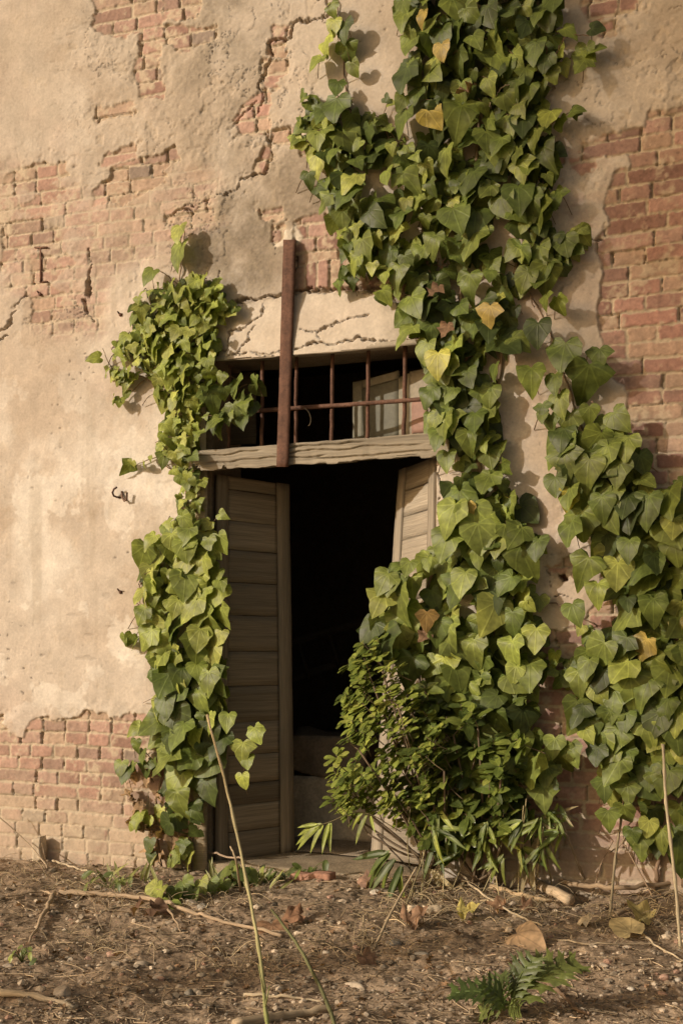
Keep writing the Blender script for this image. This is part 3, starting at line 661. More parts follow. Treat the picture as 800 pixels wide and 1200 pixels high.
HEART = [(0, 0), (.11, .13), (.27, .18), (.43, .09), (.51, -.10), (.48, -.32), (.38, -.54), (.22, -.76), (.08, -.93), (0, -1.0)]
LOBED = [(0, 0), (.14, .14), (.32, .15), (.45, .03), (.63, -.13), (.50, -.34), (.36, -.45), (.29, -.62), (.16, -.82), (.05, -.96), (0, -1.02)]
WIDE = [(0, 0), (.16, .17), (.36, .17), (.48, .03), (.60, -.16), (.55, -.38), (.42, -.55), (.26, -.73), (.10, -.90), (0, -.96)]
OVAL = [(0, 0), (.16, -.14), (.25, -.34), (.27, -.55), (.20, -.78), (.08, -.94), (0, -1)]
OBOV = [(0, 0), (.08, -.18), (.18, -.42), (.26, -.66), (.23, -.86), (.10, -.98), (0, -1)]
LANC = [(0, 0), (.055, -.08), (.085, -.25), (.085, -.48), (.06, -.74), (.02, -.94), (0, -1)]
ROUND = [(0, 0), (.10, .15), (.26, .22), (.42, .17), (.52, .02), (.54, -.18), (.47, -.40), (.33, -.62), (.15, -.82), (0, -.92)]
SOFT3 = [(0, 0), (.12, .15), (.29, .19), (.44, .10), (.54, -.06), (.55, -.20), (.46, -.38), (.36, -.55), (.20, -.78), (.06, -.95), (0, -1.0)]
IVY_T = [leaf_template(HEART, .22, .22, .06, 1), leaf_template(ROUND, .2, .25, .05, 7), leaf_template(SOFT3, .28, .3, .06, 8), leaf_template(ROUND, .35, .4, .06, 9), leaf_template(SOFT3, .15, .15, .09, 10), leaf_template(LOBED, .25, .30, .07, 2), leaf_template(WIDE, .15, .16, .09, 3), leaf_template(HEART, .34, .38, .05, 4), leaf_template(LOBED, .12, .12, .10, 5), leaf_template(SOFT3, .45, .55, .08, 6), leaf_template(LOBED, .55, .8, .14, 15), leaf_template(ROUND, .6, .9, .12, 16), leaf_template(WIDE, -.15, .5, .12, 17)]
CURL_T = [leaf_template(HEART, .95, .7, .25, 11, 14), leaf_template(LOBED, .8, -.5, .3, 12, 12), leaf_template(WIDE, 1.1, .5, .28, 13, 13)]
OVAL_T = [leaf_template(OVAL, .25, .2, .04, 21), leaf_template(OVAL, .4, .35, .05, 22)]
OBOV_T = [leaf_template(OBOV, .3, .12, .03, 31), leaf_template(OBOV, .2, .3, .04, 32)]
LANC_T = [leaf_template(LANC, .5, .25, .02, 41), leaf_template(LANC, .4, .55, .03, 42), leaf_template(LANC, .6, .05, .02, 43)]

def put_leaf(mb, tpl, pos, n, tip, size, col, var=.08):
    V, L, T, uv = tpl
    n = np.asarray(n, float); n = n / np.linalg.norm(n); tip = np.asarray(tip, float); tip = tip - n * np.dot(tip, n); tip /= (np.linalg.norm(tip) + 1e-9)
    y = -tip; x = np.cross(y, n)
    W = np.outer(V[:, 0] * size, x) + np.outer(V[:, 1] * size, y) + np.outer(V[:, 2] * size, n) + pos
    mb.add(W, L, T, np.asarray(col) * np.exp(RNG.normal(0, var)), uv)

def pxm(px, py, Y=0.0):
    p = P(px, py, Y); return proj(p[0], p[1], p[2])[2] / F

def scatter(poly, n_try, mind, seed, existing=None):
    rg = np.random.default_rng(seed); poly = np.array(poly, float); lo = poly.min(0); hi = poly.max(0)
    c = rg.uniform(lo, hi, (n_try, 2)); c = c[poly_sd(c[:, 0], c[:, 1], poly) > 0]; out = []
    for p in c:
        if all((p[0] - o[0]) ** 2 + (p[1] - o[1]) ** 2 > mind * mind for o in out): out.append(p)
    return out

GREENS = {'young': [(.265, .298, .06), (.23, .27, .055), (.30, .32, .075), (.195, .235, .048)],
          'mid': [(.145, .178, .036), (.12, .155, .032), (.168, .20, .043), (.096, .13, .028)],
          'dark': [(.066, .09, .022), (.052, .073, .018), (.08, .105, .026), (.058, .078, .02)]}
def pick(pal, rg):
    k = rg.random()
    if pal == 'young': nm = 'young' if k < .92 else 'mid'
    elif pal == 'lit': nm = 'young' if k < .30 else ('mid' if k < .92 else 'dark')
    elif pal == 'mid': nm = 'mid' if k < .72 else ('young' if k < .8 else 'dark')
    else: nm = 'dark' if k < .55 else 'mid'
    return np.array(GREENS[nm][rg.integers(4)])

def leaf_pose(rg, spread=1.0):
    n = np.array([-.2 + rg.normal(0, .46 * spread), -1.0, .42 + rg.normal(0, .40 * spread)])
    tip = np.array([rg.normal(0, .62 * spread), -.12 + rg.normal(0, .15), -1.0]); return n, tip

K_LEAF = .69
def ivy_mass(mb, stems, poly, size, pal, seed, layers=((.020, .56, .9), (.060, .62, .95), (.125, .72, 1.0)), depth=1.0, spread=1.0):
    rg = np.random.default_rng(seed); size = size * K_LEAF; PP = np.array(poly, float)
    for li, (off, sp, sc) in enumerate(layers):
        area = abs(sum(poly[i][0] * poly[(i + 1) % len(poly)][1] - poly[(i + 1) % len(poly)][0] * poly[i][1] for i in range(len(poly)))) / 2
        pts = scatter(poly, int(area / (size * sp) ** 2 * 12) + 20, size * sp, seed * 7 + li)
        if not pts: continue
        PA = np.array(pts); din = poly_sd(PA[:, 0], PA[:, 1], PP); hol = fbm(PA[:, 0] / 55 + seed, PA[:, 1] / 55, 3, 5)
        for p, di, ho_ in zip(pts, din, hol):
            if di < size * .2 and rg.random() < .55: continue
            if ho_ < -.34 and rg.random() < .7: continue
            s = size * sc * min(1.45, np.exp(rg.normal(-.03, .30))); o = off * depth + rg.uniform(-.012, .022)
            py = p[1] - s * .45
            pos = P(p[0] + rg.normal(0, 1), py, -o - .02); m = pxm(p[0], py)
            n, tip = leaf_pose(rg, spread)
            put_leaf(mb, IVY_T[rg.integers(len(IVY_T))], pos, n, tip, s * m * 1.08, pick(pal if li else (('dark' if rg.random() < .8 else 'mid') if pal != 'young' else ('mid' if rg.random() < .6 else pal)), rg))  # darker old leaves at the back, also painting in shade between leaves
            if li and stems is not None and rg.random() < .7:
                root = P(p[0] + rg.normal(0, 10), py + rg.uniform(-4, 20), -.025)
                midp = (root + pos) / 2 + [rg.normal(0, .008), -.01, .012]
                tube(stems, curve_pts([root, midp, pos], 3), .0021, 4, (.14, .10, .055), False)

def ivy_single(mb, lst, pal, seed, off=.085, stems=None):
    rg = np.random.default_rng(seed)
    for it in lst:
        px, py, s = it[:3]; roll = it[3] if len(it) > 3 else 0.0
        pos = P(px, py - s * .45, -off - rg.uniform(0, .03)); n, tip = leaf_pose(rg, .6)
        tip = np.array([math.sin(roll), -.1, -math.cos(roll)]) + rg.normal(0, .08, 3)
        put_leaf(mb, IVY_T[rg.integers(len(IVY_T))], pos, n, tip, s * .74 * pxm(px, py), pick(pal, rg))
        if stems is not None:
            root = P(px + rg.normal(0, 8), py + 12, -.02); tube(stems, curve_pts([root, (root + pos) / 2 + [0, -.012, .01], pos], 3), .0022, 4, (.15, .10, .055), False)

def vine(mb, pts, r0, r1, off=.025, col=(.19, .135, .085), seed=0, Yend=None):
    w = [P(a, b, -off) for a, b in pts]; c = curve_pts(w, 7, .004, seed); tube(mb, c, list(np.linspace(r0, r1, len(c))), 7, col)

def stray(fol, st, poly, n, size, pal, seed, up=1.0):
    rg = np.random.default_rng(seed)
    for _ in range(n):
        i = rg.integers(len(poly)); a = np.array(poly[i], float); b = np.array(poly[(i + 1) % len(poly)], float); p = a + (b - a) * rg.random(); c = np.mean(poly, 0)
        d = (p - c) / (np.linalg.norm(p - c) + 1e-6); d = d * .75 + np.array([rg.normal(0, .5), -up * rg.random() + .35]); d /= np.linalg.norm(d)
        L = rg.uniform(16, 46); q = [p - d * 14, p + d * L * .5 + rg.normal(0, 3, 2), p + d * L]
        w = [P(q[0][0], q[0][1], -.03), P(q[1][0], q[1][1], -.035), P(q[2][0], q[2][1], -.03 - rg.uniform(0, .04))]; c3 = curve_pts(w, 5, .002, seed); tube(st, c3, list(np.linspace(.0035, .0015, len(c3))), 5, (.25, .17, .10))
        for k in range(3 + rg.integers(3)):
            t = c3[min(len(c3) - 1, 3 + 2 * k)]; n_, tip = leaf_pose(rg); tip = tip * .7 + np.array([d[0], 0, -d[1]]) * .5
            put_leaf(fol, IVY_T[rg.integers(len(IVY_T))], t + [rg.normal(0, .012), -.015 - rg.uniform(0, .02), rg.normal(0, .012)], n_, tip, size * rg.uniform(.35, .8) * pxm(*p), pick(pal, rg))

def leaf_part(name, parent, px, py, s, off, col, tpl, n=(-.3, -1, .3), tip=(0, 0, -1), mat=None, label=None):
    mb = MB(); n = np.array(n) + RNG.normal(0, .3, 3); tip = np.array(tip) + [RNG.normal(0, .45), 0, 0]; tpl = tpl if mat else IVY_T[RNG.integers(len(IVY_T))]; put_leaf(mb, tpl, P(px, py - s * .45, -off), n, tip, s * pxm(px, py), col); o = mb.build(name, mat or M_LEAF, parent)
    if label: o['label'] = label
    return o

# ---- ivy at the left of the door
iv = thing('ivy_plant', 'narrow yellow-green ivy climbing the sunlit plaster left of the doorway', 'ivy', tuple(P(222, 1020, -.03)), 'ivy plants climbing the wall')
fol = MB(); st = MB()
A1 = [(206, 332), (230, 325), (258, 333), (262, 352), (252, 385), (262, 415), (247, 440), (250, 470), (236, 500), (232, 530), (222, 548), (205, 548), (190, 542), (184, 528), (192, 500), (202, 480), (182, 470), (174, 442), (156, 455), (142, 452), (136, 425), (134, 402), (150, 396), (160, 378), (162, 348), (178, 338)]
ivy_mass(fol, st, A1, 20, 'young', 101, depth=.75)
ivy_mass(fol, st, [(245, 432), (300, 434), (306, 465), (296, 500), (270, 505), (252, 510), (246, 480)], 30, 'lit', 102, ((.05, .75, .8), (.10, .8, 1.0)), depth=.9)
ivy_single(fol, [(213, 306, 46), (211, 280, 34, .1), (180, 330, 30, -.2), (146, 404, 16), (138, 418, 15), (255, 333, 15), (236, 330, 15), (266, 495, 32, .3), (288, 480, 34, -.2), (299, 453, 26, -.3), (256, 505, 30)], 'lit', 103, .06, st)
ivy_mass(fol, st, [(203, 545), (226, 545), (228, 575), (226, 612), (214, 612), (208, 580)], 15, 'lit', 104, depth=.6)
A3 = [(182, 618), (200, 608), (222, 612), (245, 632), (256, 645), (258, 700), (264, 735), (256, 780), (252, 830), (255, 868), (250, 900), (238, 952), (224, 982), (200, 960), (196, 920), (188, 860), (194, 830), (188, 800), (174, 760), (166, 710), (170, 680), (174, 640)]
ivy_mass(fol, st, [(x, y) for x, y in A3 if y < 800] + [(252, 800), (190, 800)], 32, 'young', 105, depth=.9, spread=.8)
ivy_mass(fol, st, [(190, 790), (254, 790), (256, 868), (246, 905), (236, 950), (224, 975), (202, 955), (196, 915), (188, 850)], 34, 'mid', 106, depth=.9, spread=.8)
ivy_mass(fol, st, [(184, 770), (262, 770), (268, 830), (262, 880), (250, 930), (240, 985), (200, 985), (188, 930), (178, 860)], 34, 'mid', 126, ((.03, .85, .9), (.085, 1.0, 1.0)))
ivy_mass(fol, st, [(168, 640), (255, 640), (264, 730), (258, 790), (182, 790), (166, 720)], 34, 'young', 127, ((.03, .6, .9), (.09, .75, 1.0)))
ivy_single(fol, [(238, 672, 42), (256, 642, 34, .2), (225, 705, 34), (240, 755, 32), (182, 640, 28, -.4), (176, 695, 32, -.5), (170, 725, 28, -.3), (244, 855, 36), (228, 870, 36), (285, 886, 36), (298, 866, 30, .4), (284, 920, 26, .2), (290, 898, 24, .3), (268, 850, 30)], 'young', 107, .11, st)
ivy_single(fol, [(196, 840, 40), (216, 852, 40), (205, 872, 40), (222, 890, 38), (206, 905, 40), (230, 920, 32), (168, 890, 24), (150, 912, 30, -.2), (143, 905, 26), (157, 905, 22), (172, 905, 26), (160, 876, 20), (180, 905, 30), (215, 995, 22), (176, 995, 24), (178, 1008, 18)], 'mid', 108, .07, st)
for px, py, sz, rl, dz in ((205, 1056, 36, .3, .06), (190, 1058, 34, -.5, .07), (183, 1052, 30, -.8, .05), (214, 1052, 30, .8, .07), (226, 1056, 32, -.2, .05), (246, 1048, 30, .3, .06), (200, 1064, 30, 0, .03), (236, 1052, 24, .5, .08), (262, 1046, 22, .1, .05)):
    p = G(px, py); p[2] += dz; m = proj(*p)[2] / F; q_ = G(px + RNG.normal(0, 6), py - 8)
    put_leaf(fol, IVY_T[RNG.integers(len(IVY_T))], p, (-.2 + RNG.normal(0, .2), -.8, .7), (math.sin(rl), -.5, -math.cos(rl) * .7), sz * m * .85, pick('lit', RNG))
    tube(st, curve_pts([q_, (p + q_) / 2 + [0, 0, .03], p], 4), .002, 4, (.2, .17, .08), False)
vine(st, [(222, 1022), (221, 950), (216, 880), (218, 800), (220, 720), (216, 640), (218, 580), (216, 520), (212, 440), (210, 360), (212, 300), (212, 268)], .011, .003, .022, (.30, .22, .14), 1)
vine(st, [(190, 1020), (183, 960), (190, 900), (205, 820), (200, 720), (186, 660), (205, 610)], .007, .003, .02, (.24, .17, .10), 2)
vine(st, [(162, 720), (160, 700), (166, 685), (172, 676)], .003, .003, .03, (.22, .12, .08), 3)
vine(st, [(210, 430), (180, 420), (150, 405), (130, 408)], .004, .002, .03, (.2, .13, .08), 4); vine(st, [(214, 340), (200, 325), (184, 315)], .003, .002, .03, (.15, .11, .06), 5); vine(st, [(222, 480), (250, 470), (290, 450)], .004, .002, .05, (.2, .13, .08), 6)
stray(fol, st, A1, 9, 22, 'young', 401); stray(fol, st, A3, 7, 28, 'young', 402)
fol.build('foliage', M_LEAF, iv); st.build('vine_stem', M_STEM, iv)
dry = MB(); rg = np.random.default_rng(8)
for p in scatter([(150, 900), (215, 905), (220, 960), (210, 1000), (185, 1010), (165, 985), (150, 950)], 120, 10, 9):
    n = rg.normal(0, 1, 3) + [-.2, -.8, .2]; put_leaf(dry, CURL_T[rg.integers(3)], P(p[0] + rg.normal(0, 6), p[1] + rg.normal(0, 8), -.03 - rg.uniform(0, .05)), n, (rg.normal(0, .5), 0, -1), rg.uniform(10, 19) * pxm(*p), np.array([.26, .175, .10]) * rg.uniform(.6, 1.8))
o = dry.build('withered_leaves', M_DRY, iv); o['label'] = 'brown withered leaves low on the stem'

# ---- tall ivy right of the door
iv = thing('ivy_plant', 'tall dense green ivy covering the wall from the doorway edge to the top', 'ivy', tuple(P(560, 1040, -.03)), 'ivy plants climbing the wall')
fol = MB(); st = MB()
B1 = [(368, 135), (385, 124), (408, 128), (425, 146), (455, 156), (480, 172), (500, 168), (506, 215), (516, 260), (518, 288), (500, 308), (480, 318), (465, 328), (440, 325), (422, 315), (402, 292), (388, 268), (372, 232), (366, 205), (366, 165)]
ivy_mass(fol, st, B1, 31, 'lit', 201)
ivy_single(fol, [(388, 14, 24), (392, 36, 28), (404, 42, 36), (383, 58, 34, -.3), (405, 66, 34), (376, 80, 30, -.4), (412, 85, 26, .3), (396, 108, 28), (372, 140, 38, -.6), (424, 352 - 205, 24), (412, 335, 20), (424, 318, 24), (432, 312, 22), (414, 320, 20), (405, 320, 16), (364, 185, 26, -.2), (362, 214, 26, -.1)], 'lit', 202, .07, st)
B2 = [(466, -30), (640, -30), (652, 10), (652, 68), (640, 100), (630, 150), (648, 185), (652, 225), (652, 268), (662, 295), (648, 318), (628, 345), (606, 368), (590, 395), (578, 430), (574, 470), (580, 500), (588, 530), (596, 558), (606, 580), (604, 610), (602, 640), (540, 640), (526, 600), (532, 560), (528, 530), (508, 500), (502, 470), (502, 430), (484, 400), (474, 378), (486, 330), (506, 312), (520, 300), (516, 260), (508, 200), (512, 150), (482, 130), (478, 90), (484, 60), (466, 30)]
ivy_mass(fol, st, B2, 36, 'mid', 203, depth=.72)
ivy_single(fol, [(475, 30, 36), (485, 60, 44, -.2), (478, 100, 50, -.2), (508, 90, 44), (474, 125, 28, -.4), (476, 150, 44, -.4), (640, 25, 48), (628, 68, 42), (685, 85, 34, -.4), (660, 45, 26, .9), (692, 45, 26, 1.3), (645, 92, 24, .4), (645, 148, 40), (636, 190, 40, .4), (620, 250, 46), (660, 295, 38, .4), (610, 205, 40), (585, 190, 46), (556, 230, 40), (655, 240, 34), (610, 300, 30)], 'mid', 204, .09, st)
ivy_single(fol, [(572, 395, 40), (535, 415, 42), (575, 470, 34), (520, 440, 46), (580, 440, 28), (552, 520, 34), (516, 520, 36, -.2), (524, 545, 34), (512, 498, 30, -.3), (530, 500, 36), (506, 470, 34, -.3), (570, 640, 44), (610, 690, 30, .2), (588, 645, 44)], 'lit', 205, .10, st)
B3 = [(524, 600), (604, 600), (622, 612), (628, 650), (620, 690), (618, 740), (624, 790), (612, 818), (600, 800), (555, 815), (520, 815), (480, 800), (450, 775), (432, 755), (438, 735), (450, 690), (458, 672), (492, 660), (506, 650), (522, 640)]
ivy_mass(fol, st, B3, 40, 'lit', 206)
ivy_single(fol, [(470, 690, 36), (455, 690, 40, -.4), (450, 715, 46, -.3), (440, 750, 44, -.7), (500, 665, 24, .3), (480, 670, 28), (600, 735, 40), (555, 770, 46), (620, 800, 50, .1), (600, 770, 44), (628, 755, 42), (545, 690, 44), (515, 745, 40), (630, 650, 40), (560, 745, 40), (520, 790, 44)], 'lit', 207, .14, st)
B4 = [(520, 800), (600, 800), (612, 840), (630, 870), (650, 884), (660, 900), (642, 935), (628, 950), (600, 960), (560, 950), (520, 900)]
ivy_mass(fol, st, B4, 38, 'mid', 208)
ivy_single(fol, [(658, 895, 44, .2), (635, 940, 42, .1), (640, 915, 36), (605, 955, 36), (600, 925, 40), (650, 880, 34), (570, 935, 36), (545, 920, 32), (620, 965, 30), (668, 890, 36, .3)], 'mid', 209, .15, st)
vine(st, [(560, 1035), (556, 940), (548, 840), (560, 740), (570, 640), (560, 540), (548, 440), (540, 340), (552, 240), (560, 140), (548, 40), (545, -30)], .016, .008, .022, (.30, .22, .14), 11)
vine(st, [(585, 1035), (590, 900), (580, 760), (590, 640), (575, 520), (590, 400), (605, 280), (598, 150), (610, 40), (620, -30)], .012, .006, .022, (.22, .16, .1), 12)
vine(st, [(505, 1020), (500, 900), (490, 780), (500, 690), (545, 600), (540, 480), (512, 400), (500, 340), (495, 260), (470, 210), (440, 170), (408, 120), (402, 60), (392, -5)], .008, .003, .02, (.20, .14, .09), 13)
vine(st, [(548, 120), (552, 60), (546, 10)], .010, .009, .03, (.42, .33, .24), 14)
vine(st, [(610, 90), (628, 82), (648, 65), (661, 46), (664, 36)], .0035, .002, .10, (.16, .10, .06), 15); vine(st, [(664, 38), (690, 42)], .002, .002, .10, (.16, .1, .06), 16); vine(st, [(640, 72), (640, 58), (634, 50)], .0025, .002, .1, (.16, .1, .06), 17)
vine(st, [(573, 125), (585, 105), (600, 97)], .003, .002, .12, (.4, .32, .22), 18); vine(st, [(612, 280), (618, 330), (626, 360)], .004, .003, .05, (.3, .22, .15), 19)
rg = np.random.default_rng(3)
for k in range(26):                                            # tangle of old aerial stems
    x = rg.uniform(486, 525); y = rg.uniform(295, 330); vine(st, [(x, y), (x + rg.normal(0, 8), y + 25), (x + rg.normal(0, 12), y + rg.uniform(45, 80))], .0035, .002, rg.uniform(.03, .07), tuple(np.array([.26, .18, .115]) * rg.uniform(.6, 1.3)), 60 + k)
stray(fol, st, B1, 10, 28, 'lit', 403); stray(fol, st, B2[:24], 12, 30, 'mid', 404); stray(fol, st, B3[2:9], 5, 30, 'lit', 405, .2)
fol.build('foliage', M_LEAF, iv); st.build('vine_stem', M_STEM, iv)
YEL = (.33, .25, .065)
for px, py, s, off, c in ((517, 62, 22, .16, YEL), (500, 142, 30, .15, (.34, .27, .06)), (574, 372, 30, .17, YEL), (496, 22, 18, .15, YEL), (513, 428, 32, .16, (.34, .33, .06)), (547, 598, 16, .17, YEL), (500, 728, 24, .2, (.28, .18, .06))):
    leaf_part('yellow_leaf', iv, px, py, s, off, c, IVY_T[7], label='ivy leaf turned yellow')
for px, py, s in ((552, 112, 22), (524, 388, 18), (514, 345, 20), (596, 968, 18), (502, 748, 18)):
    leaf_part('brown_leaf', iv, px, py, s, .15, (.20, .125, .075), CURL_T[1], mat=M_DRY, label='curled brown ivy leaf')

# ---- ivy at the right edge
iv = thing('ivy_plant', 'broad-leaved ivy hanging over bare red brick at the right edge', 'ivy', tuple(P(765, 1048, -.03)), 'ivy plants climbing the wall')
fol = MB(); st = MB()
ivy_single(fol, [(652, 362, 30, .3), (640, 358, 28), (630, 398, 44), (600, 412, 36, .9), (662, 425, 52), (622, 450, 42), (690, 455, 62), (702, 425, 36), (650, 455, 36), (655, 480, 40), (635, 485, 26), (690, 490, 30), (718, 502, 42, .6), (676, 525, 40, -.9), (645, 500, 30), (636, 492, 22), (668, 500, 36), (660, 520, 40)], 'mid', 301, .11, st)
C2 = [(656, 522), (672, 516), (690, 524), (735, 515), (758, 535), (762, 570), (785, 585), (830, 595), (830, 720), (795, 745), (765, 745), (735, 730), (715, 690), (706, 655), (690, 640), (678, 618), (662, 590), (660, 555)]
ivy_mass(fol, st, C2, 44, 'mid', 302, depth=.85)
ivy_single(fol, [(660, 550, 50), (712, 545, 52), (735, 530, 40), (690, 560, 50), (650, 575, 36), (760, 605, 54), (690, 675, 48, -.3), (670, 630, 46, -.2), (682, 620, 48), (705, 600, 40), (735, 600, 44), (700, 720 - 20, 36), (670, 725, 38, .3), (737, 650, 38), (765, 665, 36), (790, 650, 44), (765, 720, 42), (790, 625, 40), (668, 590, 40), (725, 560, 44)], 'mid', 303, .15, st)
C3 = [(692, 766), (715, 748), (745, 752), (770, 750), (830, 790), (830, 930), (790, 925), (765, 930), (738, 940), (720, 950), (708, 915), (694, 890), (680, 852), (682, 812), (682, 790)]
ivy_mass(fol, st, C3, 37, 'lit', 304, spread=.75)
ivy_single(fol, [(690, 790, 38), (678, 805, 40), (676, 840, 42, -.2), (690, 862, 40), (715, 850, 40), (700, 890, 34), (708, 930, 36), (735, 935, 34), (760, 918, 40), (735, 895, 36), (775, 810, 50), (795, 850, 50), (790, 920, 46), (745, 840, 44), (712, 965, 34), (730, 960, 36), (750, 995, 36), (775, 990, 40), (795, 1000, 40), (740, 985, 30), (760, 975, 30)], 'lit', 305, .13, st)
ivy_single(fol, [(752, 1000, 34), (772, 996, 36), (790, 985, 34), (797, 1015, 36), (795, 960, 40)], 'dark', 306, .06, st)
vine(st, [(765, 1045), (772, 980), (755, 900), (748, 800), (740, 700), (720, 600), (690, 520), (660, 440), (640, 380), (612, 330)], .011, .003, .022, (.26, .18, .12), 21)
vine(st, [(745, 1000), (752, 950), (752, 920)], .004, .004, .05, (.4, .31, .2), 22); vine(st, [(712, 1000), (730, 985), (742, 950)], .003, .003, .05, (.4, .31, .2), 23)
vine(st, [(800, 1040), (790, 960), (800, 860), (790, 720), (760, 640)], .009, .005, .022, (.24, .17, .11), 24)
vine(st, [(640, 705), (665, 715), (700, 735)], .003, .003, .03, (.2, .13, .09), 25); vine(st, [(655, 440), (675, 428), (692, 415)], .003, .003, .11, (.26, .12, .08), 26); vine(st, [(692, 470), (700, 495), (735, 600)], .006, .005, .05, (.3, .2, .14), 27)
for k in range(14):
    x = rg.uniform(738, 765); y = rg.uniform(640, 680); vine(st, [(x, y), (x + rg.normal(0, 7), y + 25), (x + rg.normal(0, 9), y + rg.uniform(40, 65))], .004, .003, rg.uniform(.03, .07), tuple(np.array([.26, .17, .11]) * rg.uniform(.6, 1.2)), 90 + k)
stray(fol, st, C2[:12], 6, 30, 'mid', 406, .3); stray(fol, st, C3, 9, 30, 'lit', 407, .2)
fol.build('foliage', M_LEAF, iv); st.build('vine_stem', M_STEM, iv)
for px, py, s, off, c in ((758, 762, 30, .17, (.32, .25, .07)), (795, 738, 22, .15, (.24, .22, .06)), (668, 588, 24, .17, (.36, .32, .05))):
    leaf_part('yellow_leaf', iv, px, py, s, off, c, IVY_T[7], label='ivy leaf turned yellow')

# ------------------------------------------------------------------ bushes at the foot of the right door jamb
def tuft(fol, st, base, tip, nl, ls, tpls, pal, rg, curve=.3, rosette=True, r=.003, stemcol=(.16, .12, .07)):
    base = np.asarray(base); tip = np.asarray(tip); v = tip - base; Ln = np.linalg.norm(v)
    midp = (base + tip) / 2 + np.array([rg.normal(0, .1), rg.normal(0, .06), -.12 * curve]) * Ln
    c = curve_pts([base, midp, tip], 5); tube(st, c, list(np.linspace(r, r * .5, len(c))), 5, stemcol)
    ax = (c[-1] - c[-2]); ax /= np.linalg.norm(ax)
    for k in range(nl):
        t = .35 + .65 * (k + rg.random()) / nl if not rosette else 1 - .45 * rg.random() ** 1.6
        p = c[min(int(t * (len(c) - 1)), len(c) - 1)] + rg.normal(0, .003, 3)
        a = rg.uniform(0, 6.28); s1 = np.cross(ax, [.3, .2, .93]); s1 /= np.linalg.norm(s1) + 1e-9; s2 = np.cross(ax, s1)
        side = math.cos(a) * s1 + math.sin(a) * s2
        d = ax * rg.uniform(.25, .75) + side * .85
        n = ax * .8 - side * .45 + np.array([-.25, -.55, .45])
        put_leaf(fol, tpls[rg.integers(len(tpls))], p, n, d, ls * rg.uniform(.7, 1.25), pick(pal, rg))

rg = np.random.default_rng(77)
bu = thing('small_leaved_bush', 'bright bush of small glossy oval leaves leaning into the dark doorway', 'bush', tuple(G(500, 1030)))
fol = MB(); st = MB()
SB = [(420, 775), (432, 760), (455, 775), (480, 800), (505, 830), (512, 870), (505, 920), (492, 962), (476, 965), (462, 950), (450, 945), (430, 936), (400, 950), (392, 935), (398, 905), (410, 880), (412, 850), (408, 820), (416, 800)]
rootp = P(505, 1010, -.14)
SBP = scatter(SB, 2000, 9.6, 55); SBA = np.array(SBP); hol = fbm(SBA[:, 0] / 26, SBA[:, 1] / 26, 3, 15)
SBP = [p for p, h in zip(SBP, hol) if h > -.24 or rg.random() < .35] + [np.array(q) for q in ((414, 768), (424, 752), (408, 778), (404, 812), (400, 838), (406, 862), (394, 884), (390, 902), (402, 914), (388, 932), (408, 950), (440, 748), (452, 742), (428, 792), (396, 920))]
for i, p in enumerate(SBP):
    o = .10 + .30 * rg.random() ** 1.3; tp = P(p[0], p[1], -o)
    bs = tp + np.array([rg.uniform(.02, .09), rg.uniform(-.01, .06), -rg.uniform(.05, .13)])
    tuft(fol, st, bs, tp, 11, 15 * pxm(*p), OBOV_T, 'young' if rg.random() < .25 else 'lit', rg)
    if i % 5 == 0: tube(st, curve_pts([rootp + rg.normal(0, .02, 3), (rootp + bs) / 2 + [.03, 0, -.03], bs], 5), [.007 - .0002 * k for k in range(11)], 5, (.15, .11, .07))
fol.build('foliage', M_GLOSS, bu); st.build('twig', M_STEM, bu)

bu = thing('dark_leaved_bush', 'darker bush with pointed leaves in front of the tall ivy foot', 'bush', tuple(G(560, 1042)))
fol = MB(); st = MB()
SD = [(478, 815), (500, 800), (540, 815), (570, 830), (600, 850), (606, 880), (596, 925), (590, 965), (560, 990), (520, 1000), (488, 975), (490, 900), (485, 860)]
rootp = P(560, 1030, -.12)
SDP = scatter(SD, 1400, 12.5, 56); SDA = np.array(SDP); hol = fbm(SDA[:, 0] / 30, SDA[:, 1] / 30, 3, 16); SDP = [p for p, h in zip(SDP, hol) if h > -.3]
for i, p in enumerate(SDP):
    o = rg.uniform(.14, .32); tp = P(p[0], p[1], -o); bs = tp + np.array([rg.normal(0, .05), rg.uniform(0, .07), -rg.uniform(.06, .13)])
    tuft(fol, st, bs, tp, 9, 20 * pxm(*p), OVAL_T, 'mid' if rg.random() < .7 else 'dark', rg)
    if i % 5 == 0: tube(st, curve_pts([rootp + rg.normal(0, .02, 3), (rootp + bs) / 2 + [.02, 0, -.03], bs], 5), [.007 - .0002 * k for k in range(11)], 5, (.15, .11, .07))
fol.build('foliage', M_GLOSS, bu); st.build('twig', M_STEM, bu)

# ---- bamboo shoots with drooping narrow leaves, dry ones below
ba = thing('bamboo_clump', 'low bamboo clump with narrow drooping leaves and straw-dry blades at its foot', 'bamboo', tuple(G(560, 1050)))
fol = MB(); st = MB(); dry = MB()
def blade(mb, p, d, n, s, col): put_leaf(mb, LANC_T[rg.integers(3)], p, n, d, s, col, .15)
def spray(px, py, off, ang, nl, ls, mb, pal, fan=1.0):
    p0 = P(px, py, -off); m = pxm(px, py, -off)
    for k in range(nl):
        a = ang + fan * (k / max(nl - 1, 1) - .5) * 2 + rg.normal(0, .12)
        d = np.array([math.sin(a), -.25 + rg.normal(0, .15), -math.cos(a)]); n = np.array([-.35 + .5 * math.cos(a) * rg.normal(0, .6), -1, .55])
        blade(mb, p0 + rg.normal(0, .008, 3), d, n, ls * m * rg.uniform(.7, 1.2), pick(pal, rg) if isinstance(pal, str) else np.array(pal) * rg.uniform(.7, 1.25))
